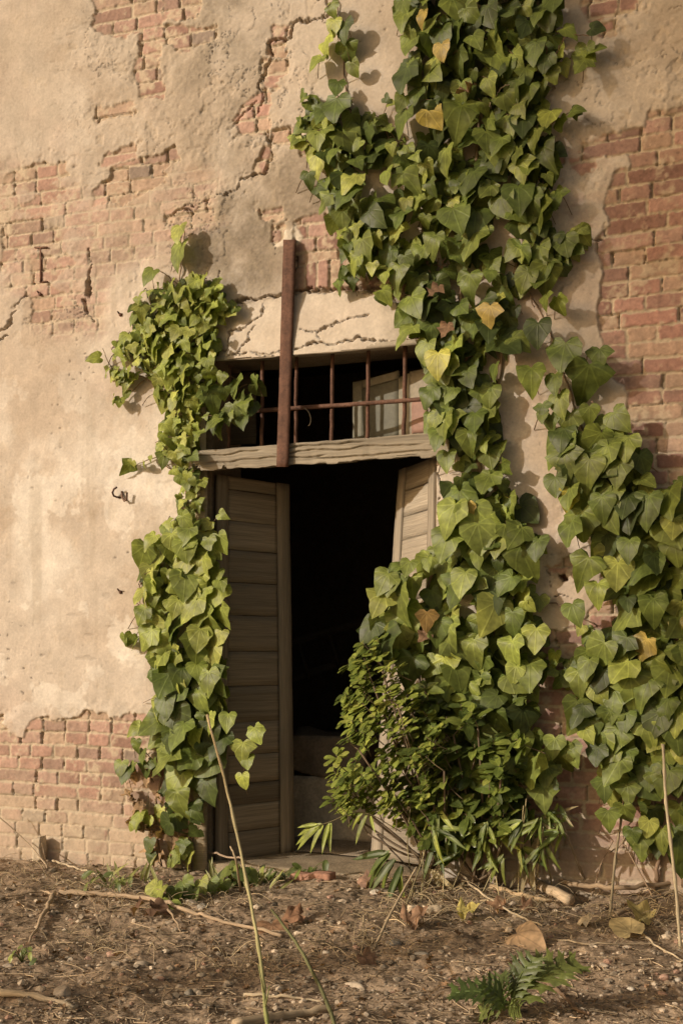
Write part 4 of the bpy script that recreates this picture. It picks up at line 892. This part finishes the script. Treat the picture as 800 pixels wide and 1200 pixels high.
for p in scatter([(500, 945), (510, 925), (560, 945), (620, 950), (650, 960), (660, 990), (620, 1010), (560, 1000), (505, 1005)], 260, 19, 57):
    spray(p[0], p[1], rg.uniform(.18, .36), rg.normal(0, .8), 5, 34, fol, 'lit' if rg.random() < .5 else 'mid', .7)
for p in scatter([(500, 985), (640, 970), (660, 1000), (610, 1035), (520, 1040), (490, 1030)], 160, 32, 58):
    spray(p[0], p[1], rg.uniform(.1, .28), rg.normal(0, .45), 3, 34, dry, (.40, .33, .19), .5)
for px, py, a in ((462, 1010, -.7), (455, 1000, -1.1), (470, 1015, -.2)): spray(px, py, .34, a, 3, 52, fol, 'mid', .35)
for k in range(16):
    x = rg.uniform(480, 640); y = rg.uniform(925, 985); tube(st, curve_pts([G(x + rg.normal(-10, 14), rg.uniform(1042, 1062)), P(x - 4, (y + 1045) / 2, -.2), P(x, y, -.26)], 5), .0028, 5, (.36, .30, .16))
# sprig across the doorway
spg = MB(); tube(spg, curve_pts([P(470, 975, -.30), P(425, 952, -.36), P(384, 964, -.40), P(372, 968, -.42)], 6), .0022, 5, (.2, .17, .08))
for px, py, a, s in ((378, 966, -1.45, 42), (378, 967, -1.2, 46), (376, 967, -.95, 44), (379, 967, -.45, 36), (388, 964, .12, 34), (386, 964, .0, 38), (372, 966, -1.6, 30), (430, 955, -.35, 36), (434, 956, .5, 24), (425, 953, -.9, 26)):
    blade(spg, P(px, py, -.41), np.array([math.sin(a), -.2, -math.cos(a)]), (-.3, -1, .6), s * pxm(px, py, -.4), np.array((.24, .28, .05)) * rg.uniform(.8, 1.15))
sdt = MB(); tube(sdt, curve_pts([P(648, 1046, -.06), P(640, 1000, -.1), P(640, 958, -.12)], 5), .004, 5, (.34, .27, .15))
for k in range(14): spray(640 + rg.normal(0, 12), 960 + rg.normal(0, 8), .12, rg.normal(.3, .8), 3, 26, sdt, (.34, .28, .15) if k % 2 else 'mid', .6)
fol.build('green_blades', M_BLADE, ba); o = dry.build('dry_blades', M_DRY, ba); st.build('culm', M_STEM, ba); spg.build('sprig', M_BLADE, ba); sdt.build('dry_shoot', M_BLADE, ba)

# ------------------------------------------------------------------ canes and sticks
def cane(name, label, pts, r, col, group=None, nodes=0, cat='cane', n=8, wob=.0007, taper=.6, sprout=None):
    c = curve_pts(pts, n, wob, len(label)); m = len(c); rr = np.linspace(r, r * taper, m)
    if nodes:
        for k in range(0, m, max(1, m // nodes)): rr[k] *= 1.35
    mb = MB(); cc = np.tile(np.asarray(col, float), (m, 1)) if np.ndim(col[0]) == 0 else np.array([np.asarray(col[0]) * (1 - t) + np.asarray(col[1]) * t for t in np.linspace(0, 1, m)])
    tube(mb, c, list(rr), 8, cc * (1 + rg.normal(0, .06, (m, 1))))
    if sprout:
        for f, d in sprout: k = int(f * (m - 1)); tube(mb, [c[k], c[k] + np.array(d)], [r * .5, r * .2], 5, cc[k])
    o = mb.build(name, M_STEM, None, origin=pts[0]); return tag(o, label, cat, group)
cane('reed_cane', 'long thin straw cane, green at its foot, leaning in front of the left door leaf', [G(322, 1236, -.02), Pd(312, 1190, 3.62), Pd(303, 1110, 3.8), Pd(274, 960, 4.1), Pd(243, 838, 4.4)], .0068, ((.16, .21, .045), (.50, .40, .24)), 'canes and dry stems', 7, sprout=((.35, (-.02, 0, .09)), (.3, (.015, 0, .07))))
cane('reed_cane', 'dark green leaning stem at the bottom of the picture right of the straw cane', [G(402, 1236, -.02), Pd(385, 1180, 3.75), Pd(350, 1110, 3.95), Pd(318, 1066, 4.15)], .0075, (.115, .115, .05), 'canes and dry stems', 0)
cane('reed_cane', 'pale jointed cane standing at the right edge before the ivy', [G(797, 1112), Pd(790, 1030, 4.72), Pd(780, 940, 4.8), Pd(776, 872, 4.85)], .0066, (.36, .30, .19), 'canes and dry stems', 6, taper=.8)
cane('dry_stem', 'grey-brown stem leaning on the bare brick left of the pale right-edge cane', [G(714, 1076), P(720, 1010, -.12), P(727, 960, -.10), P(730, 930, -.09)], .007, (.26, .21, .13), 'canes and dry stems', 3)
cane('dry_stem', 'slanting brown stick rising from the soil in front of the bamboo clump', [G(438, 1112), Pd(462, 1062, 4.85), Pd(488, 1016, 5.0)], .0062, (.42, .33, .21), 'canes and dry stems', 0)
cane('dry_stem', 'dark thin stick poking up across the pale door foot', [P(442, 978, -.1), P(460, 998, -.2), P(484, 1022, -.3)], .005, (.10, .075, .05), 'canes and dry stems', 0)
cane('dry_stem', 'short upright broken stalk beside the foot of the left door post', [G(282, 1046), Pd(277, 1010, 5.3), Pd(270, 992, 5.4)], .006, (.34, .26, .16), 'canes and dry stems', 0)
cane('dry_stem', 'thin crossing stalk against the foot of the bare brick wall, leaning left', [G(692, 1052), P(705, 1010, -.08), P(718, 985, -.05)], .004, (.28, .2, .13), 'canes and dry stems', 0)
cane('dry_stem', 'thin brown stalk against the foot of the bare brick wall, leaning right', [G(765, 1052), P(745, 1015, -.08), P(728, 985, -.04)], .004, (.28, .2, .13), 'canes and dry stems', 0)
cane('dry_stem', 'thin grey twig leaning on the low bricks at the left edge', [G(58, 1018), P(30, 985, -.10), P(-15, 945, -.16)], .0045, (.36, .28, .19), 'canes and dry stems', 0)
cane('dry_stem', 'short stub of twig by the low bricks near the left edge', [G(56, 1020), P(52, 1000, -.1), P(49, 988, -.1)], .0035, (.36, .28, .19), 'canes and dry stems', 0)
cane('dry_stem', 'broad dry stalk leaning on the brick between bamboo and right ivy', [G(690, 1045), P(672, 1000, -.10), P(655, 955, -.12)], .006, (.30, .23, .15), 'canes and dry stems', 3)

SG = 'sticks and branches lying on the soil'
def stick(label, pts, r, col, lift=.012, name='fallen_stick', taper=.6, fork=None, cat='stick', Y=None):
    w = [G(a, b, lift) if Y is None else P(a, b, Y) for a, b in pts]; c = curve_pts(w, 7, .003, len(label)); m = len(c)
    for p in c: p[2] = max(p[2], float(ground_z(p[0], p[1], False)) + r * .4)
    mb = MB(); tube(mb, c, list(np.linspace(r, r * taper, m) * (1 + rg.normal(0, .02 if cat == 'log' else .05, m))), 8, np.tile(col, (m, 1)) * (1 + rg.normal(0, .08, (m, 1))))
    for fk in fork or ():
        w2 = [G(a, b, lift) for a, b in fk[1]]; c2 = curve_pts(w2, 6, .003, 5); tube(mb, c2, list(np.linspace(fk[0], fk[0] * .4, len(c2))), 7, col)
    o = mb.build(name, M_STEM, None, origin=c[0]); return tag(o, label, cat, SG)
stick('long pale forked branch lying across the soil below the left ivy', [(70, 1051), (120, 1053), (185, 1062), (225, 1075), (262, 1086), (330, 1103)],   .0115, (.38, .285, .185), .022, fork=[(.012, [(64, 1052), (50, 1080), (35, 1110)]), (.006, [(190, 1064), (205, 1082), (212, 1098)]), (.006, [(62, 1053), (45, 1050), (0, 1058)])])
stick('pale stick cut off by the bottom left corner', [(-20, 1166), (40, 1172), (88, 1186)], .014, (.46, .37, .25))
stick('thick grey stick at the bottom edge under the dark green stem', [(275, 1206), (330, 1196), (390, 1185)], .02, (.40, .31, .20))
stick('thin straight pale stick above the thick bottom stick', [(286, 1170), (330, 1172), (380, 1177)], .006, (.55, .45, .3))
stick('thick bare log slanting up to the right foot of the ivy', [(668, 1064), (635, 1048), (600, 1028), (588, 1018)], .026, (.47, .36, .235), .035, taper=.8, cat='log', name='fallen_log')
stick('thinner brown branch lying along the wall behind the slanting log', [(612, 1012), (625, 1030), (660, 1046), (720, 1052), (800, 1046)], .016, (.34, .25, .16), .05)
stick('bright tan stick on the soil left of the slanting log', [(575, 1044), (610, 1052), (645, 1060)], .013, (.52, .38, .22), .02)
stick('thin pale stem running down the soil from bamboo to the thistle', [(528, 1022), (560, 1052), (600, 1078), (635, 1094)], .006, (.47, .38, .25), .03)
stick('short pale stub of cut wood below the bamboo clump', [(478, 1072), (500, 1072), (518, 1072)], .021, (.56, .45, .31), .02, taper=.95, cat='log', name='fallen_log')
stick('bleached stick at the right edge below the pale cane', [(720, 1078), (755, 1060), (805, 1044)], .011, (.45, .35, .23), .02)
stick('long thin straw on the dark soil right of the thistle', [(640, 1104), (700, 1110), (775, 1108)], .004, (.42, .33, .21))
stick('bent pale straw right of the thistle', [(746, 1092), (770, 1112), (800, 1130)], .005, (.50, .4, .26))
stick('pale twig on the soil beside the low left bricks', [(62, 1013), (90, 1022), (118, 1031)], .006, (.5, .41, .28), .02)
stick('grey stem crossing the base of the left ivy toward the door', [(180, 1003), (215, 1014), (250, 1022), (285, 1030)], .008, (.36, .27, .19), .10)
stick('short straight stick fallen on the soil below the left ivy', [(118, 1072), (140, 1066), (160, 1062)], .007, (.42, .33, .21))
stick('crooked root on the soil right of the thistle leaf', [(632, 1150), (655, 1165), (672, 1185), (690, 1192)], .009, (.24, .16, .1))

# ------------------------------------------------------------------ stones
def rock(mb, p, s, seed, col, flat=.6, sub=3):
    import bmesh
    bm = bmesh.new(); bmesh.ops.create_icosphere(bm, subdivisions=sub, radius=1.0)
    V = np.array([v.co[:] for v in bm.verts]); Fc = np.array([[v.index for v in f.verts] for f in bm.faces]); bm.free()
    rr = np.random.default_rng(seed)
    for k in range(7):                                         # chop facets
        d = rr.normal(0, 1, 3); d /= np.linalg.norm(d); h = rr.uniform(.55, .85); t = V @ d; V -= np.outer(np.clip(t - h, 0, None), d) * .9
    V *= 1 + .10 * fbm(V[:, 0] * 2 + seed, V[:, 1] * 2 + V[:, 2] * 1.7, 3, seed)[:, None]
    V *= np.array([rr.uniform(.85, 1.25), rr.uniform(.7, 1.0), flat]) * s
    a = rr.uniform(0, 6.28); R = np.array([[math.cos(a), -math.sin(a), 0], [math.sin(a), math.cos(a), 0], [0, 0, 1]]); V = V @ R.T + p
    mb.add(V, Fc.ravel(), np.full(len(Fc), 3), col)
STN = [(75, 1164, 20, 'largest rounded tan stone in the bottom left corner'), (48, 1162, 14, 'smaller pale stone left of the large tan corner stone'), (224, 1061, 15, 'pale stone under the ground ivy left of the door'), (238, 1063, 11, 'grey pebble touching the pale stone under the ground ivy'),
 (166, 1132, 13, 'pale pebble in the middle of the left soil'), (130, 1120, 11, 'reddish pebble on the left soil'), (186, 1148, 13, 'wedge-shaped stone on the left soil'), (236, 1145, 11, 'whitish pebble left of the straw cane'), (104, 1125, 9, 'tiny tan pebble beside the reddish one'),
 (10, 1136, 13, 'pale stone at the left edge beside the green sprout'), (222, 1165, 13, 'grey lump on the soil near the bottom left of the cane'), (416, 1156, 19, 'flat pale stone in the middle foreground'), (462, 1108, 20, 'flat grey stone below the slanting brown stick'), (382, 1117, 8, 'round white pebble in the middle of the soil'),
 (413, 1119, 7, 'second small round pebble right of the white one'), (357, 1107, 6, 'small grey pebble left of the white round one'), (494, 1119, 11, 'dark grey stone between flat stone and dead leaf'), (522, 1111, 7, 'small pale pebble above the thistle'), (707, 1132, 9, 'pale pebble right of the thistle tip'),
 (739, 1160, 8, 'white pebble low on the right soil'), (777, 1146, 12, 'pinkish stone near the right edge'), (793, 1149, 8, 'small white pebble at the right edge beside the pinkish stone'), (775, 1166, 9, 'greyish pebble below the pinkish stone'), (605, 1190, 9, 'pebble at the bottom edge below the thistle'),
 (683, 1092, 7, 'small pebble on dark soil right of the big dead leaf'), (325, 1158, 10, 'whitish stone between the two leaning stems'), (440, 1048, 13, 'chalk-white stone at the door foot'), (660, 1118, 7, 'small pebble just above the thistle tip')]
for i, (px, py, w, lb) in enumerate(STN):
    p = G(px, py); s = w * proj(*p)[2] / F * .66; tone = np.array([.46, .38, .28]) if i % 3 else np.array([.40, .33, .25])
    if 'grey' in lb: tone = np.array([.30, .27, .22])
    if 'red' in lb or 'pink' in lb: tone = np.array([.45, .29, .21])
    if 'white' in lb: tone = np.array([.62, .55, .44])
    mb = MB(); rock(mb, p + [0, 0, s * .15], s, 900 + i, tone, .55 if 'flat' not in lb else .35)
    tag(mb.build('stone', M_STONE, None, origin=p), lb, 'stone', 'stones on the soil')
mb = MB(); p = G(366, 1030, .012); rough_box(mb, box_corners(p + [-.11, -.03, -.02], (.22, -.02, .01), (.01, .06, 0), (0, 0, .035)), (10, 4, 3), .012, 14, 61, (.40, .22, .15)); tag(mb.build('brick_fragment', M_STONE, None, origin=p), 'thin broken red brick lying in front of the threshold', 'brick')
mb = MB(); p = G(50, 1010, .03); rough_box(mb, box_corners(p + [-.03, -.05, -.03], (.05, 0, .02), (0, .06, 0), (-.01, 0, .13)), (4, 4, 8), .016, 14, 62, (.50, .42, .31)); tag(mb.build('plaster_chunk', M_STONE, None, origin=p), 'pale chunk of fallen plaster leaning by the low left bricks', 'rubble')

# grit and litter nobody could count
rgg = np.random.default_rng(12)
def visible_ground(n):
    out = []
    while len(out) < n:
        px, py = rgg.uniform(-30, 830), 1000 + 215 * rgg.random() ** .8
        p = G(px, py)
        if p[1] < -.03: out.append((p, proj(*p)[2] / F))
    return out
mb = MB()
for p, m in visible_ground(4200):
    s = m * np.exp(rgg.normal(math.log(1.6), .66)); c = np.array([.36, .295, .215]) * np.exp(rgg.normal(-.1, .35))
    if rgg.random() < .1: c = np.array([.38, .24, .17])
    rock(mb, [p[0], p[1], float(ground_z(p[0], p[1])) + s * .2], min(s, 6.5 * m), int(rgg.integers(1e6)), c, .6, 1)
tag(mb.build('gravel', M_STONE, smooth=False), 'scattered grit and tiny pebbles on the soil', None, None, 'stuff')
mb = MB()
for p, m in visible_ground(2400):
    L = m * np.exp(rgg.normal(math.log(15), .6)); a = rgg.uniform(0, 6.28); d = np.array([math.cos(a), math.sin(a), 0]) * L
    k = rgg.normal(0, .07, 3) * L; k[2] = 0
    pts = [p - d / 2, p + k, p + d / 2]
    z0 = max(float(ground_z(q[0], q[1])) for q in pts); zs = rgg.normal(0, .12) * L
    for q, t in zip(pts, (-.5, 0, .5)): q[2] = z0 + zs * t + .001
    tube(mb, curve_pts(pts, 3), rgg.uniform(.0009, .0024), 4, np.array([.36, .275, .175]) * np.exp(rgg.normal(-.15, .4)), False)
for px0, py0, n in ((90, 1035, 60), (140, 1045, 70), (290, 1040, 60), (500, 1055, 120), (560, 1060, 70), (720, 1085, 80), (30, 1030, 50), (620, 1065, 110), (760, 1060, 90), (230, 1055, 70), (470, 1075, 70), (420, 1110, 60), (300, 1130, 60), (120, 1110, 50)):
    for k in range(n):
        p = G(px0 + rgg.normal(0, 32), py0 + rgg.normal(0, 10)); p[1] = min(p[1], -.05); L = rgg.uniform(.04, .16); a = rgg.uniform(0, 6.28)
        d = np.array([math.cos(a) * .8, math.sin(a) * .8, rgg.uniform(-.1, .5)]) * L
        tube(mb, curve_pts([p, p + d * .5 + [0, 0, .02], p + d], 3), rgg.uniform(.0009, .002), 4, np.array([.42, .33, .20]) * np.exp(rgg.normal(-.15, .35)), False)
tag(mb.build('straw_litter', M_STEM), 'dry straw and fine twigs strewn over the soil', None, None, 'stuff')
mb = MB()
for p, m in visible_ground(200):
    n = np.array([rgg.normal(0, .4), rgg.normal(0, .4), 1]); put_leaf(mb, CURL_T[rgg.integers(3)], [p[0], p[1], float(ground_z(p[0], p[1])) + .006], n, (rgg.normal(), rgg.normal(), 0), m * rgg.uniform(4, 9), np.array([.24, .15, .085]) * np.exp(rgg.normal(0, .35)))
tag(mb.build('leaf_litter', M_DRY), 'crumbled dead leaves scattered on the soil', None, None, 'stuff')

# fallen leaves one can point at
FL = [(178, 1072, 24, (.20, .12, .075), 'curled dark brown dead leaf under the long forked branch'), (160, 1074, 18, (.16, .095, .06), 'dark dead leaf overlapping the forked branch'), (318, 1092, 38, (.36, .21, .12), 'rust-brown dead leaf right of the straw cane'), (352, 1080, 24, (.3, .17, .1), 'small rust-brown leaf below the threshold'),
 (605, 1104, 44, (.46, .32, .19), 'large tan dead leaf above the thistle'), (738, 1102, 40, (.40, .31, .15), 'broad ochre dead leaf on the right soil'), (760, 1086, 30, (.44, .36, .15), 'yellowish dead leaf behind the ochre one'), (475, 1088, 28, (.34, .21, .13), 'brown dead leaf below the cut wood stub'), (538, 1078, 24, (.44, .37, .12), 'small yellow leaf right of the cut wood stub'),
 (612, 1070, 22, (.42, .25, .15), 'orange-brown leaf against the tan stick'), (590, 1070, 20, (.40, .24, .14), 'second orange-brown leaf, left of the one by the tan stick'), (425, 1130, 24, (.25, .155, .1), 'brown leaf on the soil above the flat pale stone'), (432, 1040, 26, (.42, .26, .18), 'reddish leaf lying at the pale door foot'), (690, 1088, 18, (.55, .45, .3), 'bleached leaf scrap on the dark soil at the wall foot')]
for px, py, s, c, lb in FL:
    p = G(px, py, .02); mb = MB(); put_leaf(mb, CURL_T[rg.integers(3)] if s < 36 else IVY_T[7], p + [0, 0, .012], np.array([rg.normal(0, .3), -.5, .9]), (rg.normal(0, 1), rg.normal(0, .3), -.1), s * proj(*p)[2] / F, c)
    tag(mb.build('dead_leaf', M_DRY, None, origin=p), lb, 'dead leaf', 'fallen leaves on the soil')

# ------------------------------------------------------------------ small plants on the soil
def lobed_leaf(mb, p0, p1, width, up, col, rg, lobes=6):
    """pinnately cut leaf: toothed lobes along an arched rib"""
    p0 = np.asarray(p0, float); p1 = np.asarray(p1, float); ax = p1 - p0; Ln = np.linalg.norm(ax); ax /= Ln
    side = np.cross(ax, up); side /= np.linalg.norm(side); nr = np.cross(side, ax)
    rib = [p0 + ax * Ln * t + nr * Ln * (.22 * math.sin(math.pi * t * .9) - .10 * t * t) for t in np.linspace(0, 1, lobes + 2)]
    tube(mb, rib, list(np.linspace(.005, .0015, len(rib))), 5, np.array(col) * 1.5)
    for i in range(1, lobes + 1):
        t = i / (lobes + 1); w = width * (math.sin(math.pi * min(1, t * .85 + .12)) ** .7) * rg.uniform(.85, 1.15)
        for s in (-1, 1):
            d = side * s + ax * .55; d /= np.linalg.norm(d); b = ax * Ln / (lobes + 1)
            o = rib[i]; c = np.array(col) * np.exp(rg.normal(0, .14)); dn = nr * rg.uniform(-.15, .25)
            out = [o - b * .62, o - b * .35 + d * w * .42 + dn * w * .3, o - b * .62 + d * w * .62, o - b * .1 + d * w * .68 + dn * w * .4, o + d * w * 1.0 + dn * w * .1, o + b * .35 + d * w * .66 + dn * w * .4, o + b * .62 + d * w * .72, o + b * .42 + d * w * .36 + dn * w * .3, o + b * .62]
            ctr = [o, o + d * w * .45 + nr * w * .06]
            V = np.array(ctr + out); n0 = len(ctr)
            L = []; T = []
            for k in range(len(out) - 1):
                cidx = 0 if k in (0, 7) else 1
                L += ([cidx, n0 + k, n0 + k + 1] if s > 0 else [cidx, n0 + k + 1, n0 + k]); T.append(3)
            L += ([0, n0 + 1, 1] if s > 0 else [0, 1, n0 + 1]); T.append(3); L += ([0, 1, n0 + 7] if s > 0 else [0, n0 + 7, 1]); T.append(3)
            g = np.zeros_like(V); g[:, 0] = .3; g[:, 1] = -.3
            g[:2] = [[0, 0, 0], [0, -.4, 0]]
            mb.add(V, L, T, c, g)
TH = thing('thistle_plant', 'leafy green thistle with jagged lobed leaves low in the foreground', 'thistle', tuple(G(598, 1200)))
b = G(598, 1200, .05)
for (e, w, c, lift) in (((682, 1130), .062, (.17, .23, .055), .17), ((524, 1165), .055, (.085, .14, .036), .12), ((560, 1150), .05, (.10, .16, .04), .16), ((628, 1120), .055, (.13, .19, .045), .2), ((610, 1182), .05, (.16, .22, .05), .1), ((560, 1196), .05, (.16, .22, .05), .08), ((588, 1140), .05, (.10, .15, .04), .2)):
    mb = MB(); z0 = b + rg.normal(0, .01, 3)
    dep = proj(*b)[2] + rg.uniform(-.05, .12); tipp = Pd(e[0], e[1], dep)
    lobed_leaf(mb, z0, tipp, w * 1.5 * rg.uniform(.8, 1.25), np.array([-.2 + rg.normal(0, .2), -.55, .8]), np.array(c) * (.85, .74, .8), rg); mb.build('leaf', M_BLADE, TH)
def sprout(label, px, py, n, s, pal, name='weed_sprout', tp=None):
    p = G(px, py); t = thing(name, label, 'weed', tuple(p), 'small weeds on the soil'); f = MB(); s_ = MB(); m = proj(*p)[2] / F
    for k in range(n):
        e = p + np.array([rg.normal(0, s * m * .8), rg.normal(0, .03), rg.uniform(.5, 1.5) * s * m]); tube(s_, curve_pts([p, (p + e) / 2 + [0, 0, .01], e], 3), .0018, 4, (.16, .18, .06))
        put_leaf(f, (tp or OVAL_T)[rg.integers(2)], e, (rg.normal(0, .3) - .2, -.7, .8), (rg.normal(0, .8), -.3, -.5), s * m * rg.uniform(.7, 1.2), pick(pal, rg))
    f.build('leaves', M_BLADE, t); s_.build('stem', M_STEM, t)
sprout('tiny bright green sprout on the soil at the left edge', 26, 1128, 9, 12, 'mid'); sprout('small bramble seedling at the middle of the threshold', 358, 1028, 8, 14, 'mid'); sprout('small leafy weed at the left end of the threshold', 330, 1034, 8, 13, 'mid'); sprout('weed tuft between ground ivy and left door post', 276, 1040, 12, 16, 'mid', tp=IVY_T); sprout('low weed right of the ground ivy', 300, 1034, 9, 14, 'mid')
sprout('faint green weed at the foot of the low left bricks', 128, 1042, 10, 15, 'mid')
gt = MB(); p0 = G(282, 1034)
for k in range(46):
    p = G(240 + rg.uniform(0, 90), 1030 + rg.uniform(0, 14)) if k < 30 else G(120 + rg.uniform(0, 70), 1022 + rg.uniform(0, 16)); p[1] = min(p[1], -.06)
    put_leaf(gt, LANC_T[rg.integers(3)], p, (rg.normal(0, .5), -1, .3), (rg.normal(0, .5), -.1, 1), rg.uniform(.05, .12), np.array([.24, .24, .08]) * rg.uniform(.6, 1.5))
tag(gt.build('grass_blades', M_BLADE), 'sparse grass blades at the wall foot beside the door', None, None, 'stuff')

# ------------------------------------------------------------------ unseen tree, added to dim the upper right of the wall
SUN_EL = rad(21.0); SUN_AZ = rad(44.0)                         # azimuth: left of the wall's normal
TS = np.array([-math.sin(SUN_AZ) * math.cos(SUN_EL), -math.cos(SUN_AZ) * math.cos(SUN_EL), math.sin(SUN_EL)])
rt = np.random.default_rng(99)
tc = np.array([1.98, 0, 3.5]) + TS * 36
tree = thing('added_shade_tree', 'unseen loose-crowned tree added out of view to shade the upper right of the wall', 'tree', (tc[0], tc[1], 0.0))
tr = MB(); tcol = (.16, .12, .085)
tube(tr, curve_pts([[tc[0], tc[1], -.3], [tc[0] + .15, tc[1], 4], [tc[0] - .1, tc[1] + .1, 8], [tc[0], tc[1], tc[2]], [tc[0] + .1, tc[1], tc[2] + 2]], 6), list(np.linspace(.24, .05, 25)), 9, tcol)
cr = MB(); e1 = np.cross(TS, [0, 0, 1.0]); e1 /= np.linalg.norm(e1)
for k in range(16):
    d = rt.normal(0, 1, 3) * [.6, .6, 1.3]; a = tc + [0, 0, rt.uniform(-1.6, .6)]
    tube(tr, curve_pts([a, a + d * .5 + [0, 0, .15], a + d], 3), [.05, .04, .035, .03, .025, .02, .012][:7], 5, tcol)
Nl = 1800; pos = rt.normal(0, 1, (Nl, 3)) * np.array([.47, .47, 1.15]); pos = pos[np.abs(pos[:, 0] * 1) < 2.2] + tc
for p in pos:
    n = rt.normal(0, 1, 3); put_leaf(cr, OVAL_T[rt.integers(2)], p, n, rt.normal(0, 1, 3), rt.uniform(.11, .17), (.08, .12, .025))
cr.build('crown', M_BLADE, tree); tr.build('trunk', M_STEM, tree)

# ------------------------------------------------------------------ light, sky, camera
to_sun = Vector((-math.sin(SUN_AZ) * math.cos(SUN_EL), -math.cos(SUN_AZ) * math.cos(SUN_EL), math.sin(SUN_EL)))
sl = bpy.data.lights.new('sun', 'SUN'); sl.energy = 3.5; sl.angle = rad(0.55); sl.color = (1.0, .895, .775)
so = bpy.data.objects.new('sun', sl); so.rotation_euler = to_sun.to_track_quat('Z', 'Y').to_euler(); so.location = to_sun * 30; COL.objects.link(so)
w = bpy.data.worlds.new('World'); S.world = w; w.use_nodes = True; nt = w.node_tree; nt.nodes.clear()
out = nt.nodes.new('ShaderNodeOutputWorld'); bg = nt.nodes.new('ShaderNodeBackground'); sk = nt.nodes.new('ShaderNodeTexSky')
sk.sky_type = 'NISHITA'; sk.sun_disc = False; sk.sun_elevation = SUN_EL; sk.sun_rotation = math.atan2(to_sun.x, to_sun.y); sk.dust_density = 4.0; sk.air_density = 1.0; sk.ozone_density = 0.6
mx = nt.nodes.new('ShaderNodeMix'); mx.data_type = 'RGBA'; mx.blend_type = 'MULTIPLY'; mx.inputs[0].default_value = 1.0; mx.inputs[7].default_value = (1.0, .85, .66, 1)
nt.links.new(sk.outputs[0], mx.inputs[6]); nt.links.new(mx.outputs[2], bg.inputs[0]); bg.inputs[1].default_value = 0.12; nt.links.new(bg.outputs[0], out.inputs[0])

cd = bpy.data.cameras.new('camera'); co = bpy.data.objects.new('camera', cd); COL.objects.link(co)
co.location = CAM; co.rotation_euler = (rad(90), 0, PSI); cd.sensor_fit = 'AUTO'; cd.sensor_width = 36; cd.lens = 36 * F / 1200; cd.shift_y = (HOR - 600) / 1200.0; cd.clip_start = .05; cd.clip_end = 500
S.camera = co
vs = S.view_settings; vs.view_transform = 'Standard'; vs.look = 'None'; vs.exposure = -0.12; vs.gamma = 1.0
S.render.resolution_x = 682; S.render.resolution_y = 1024
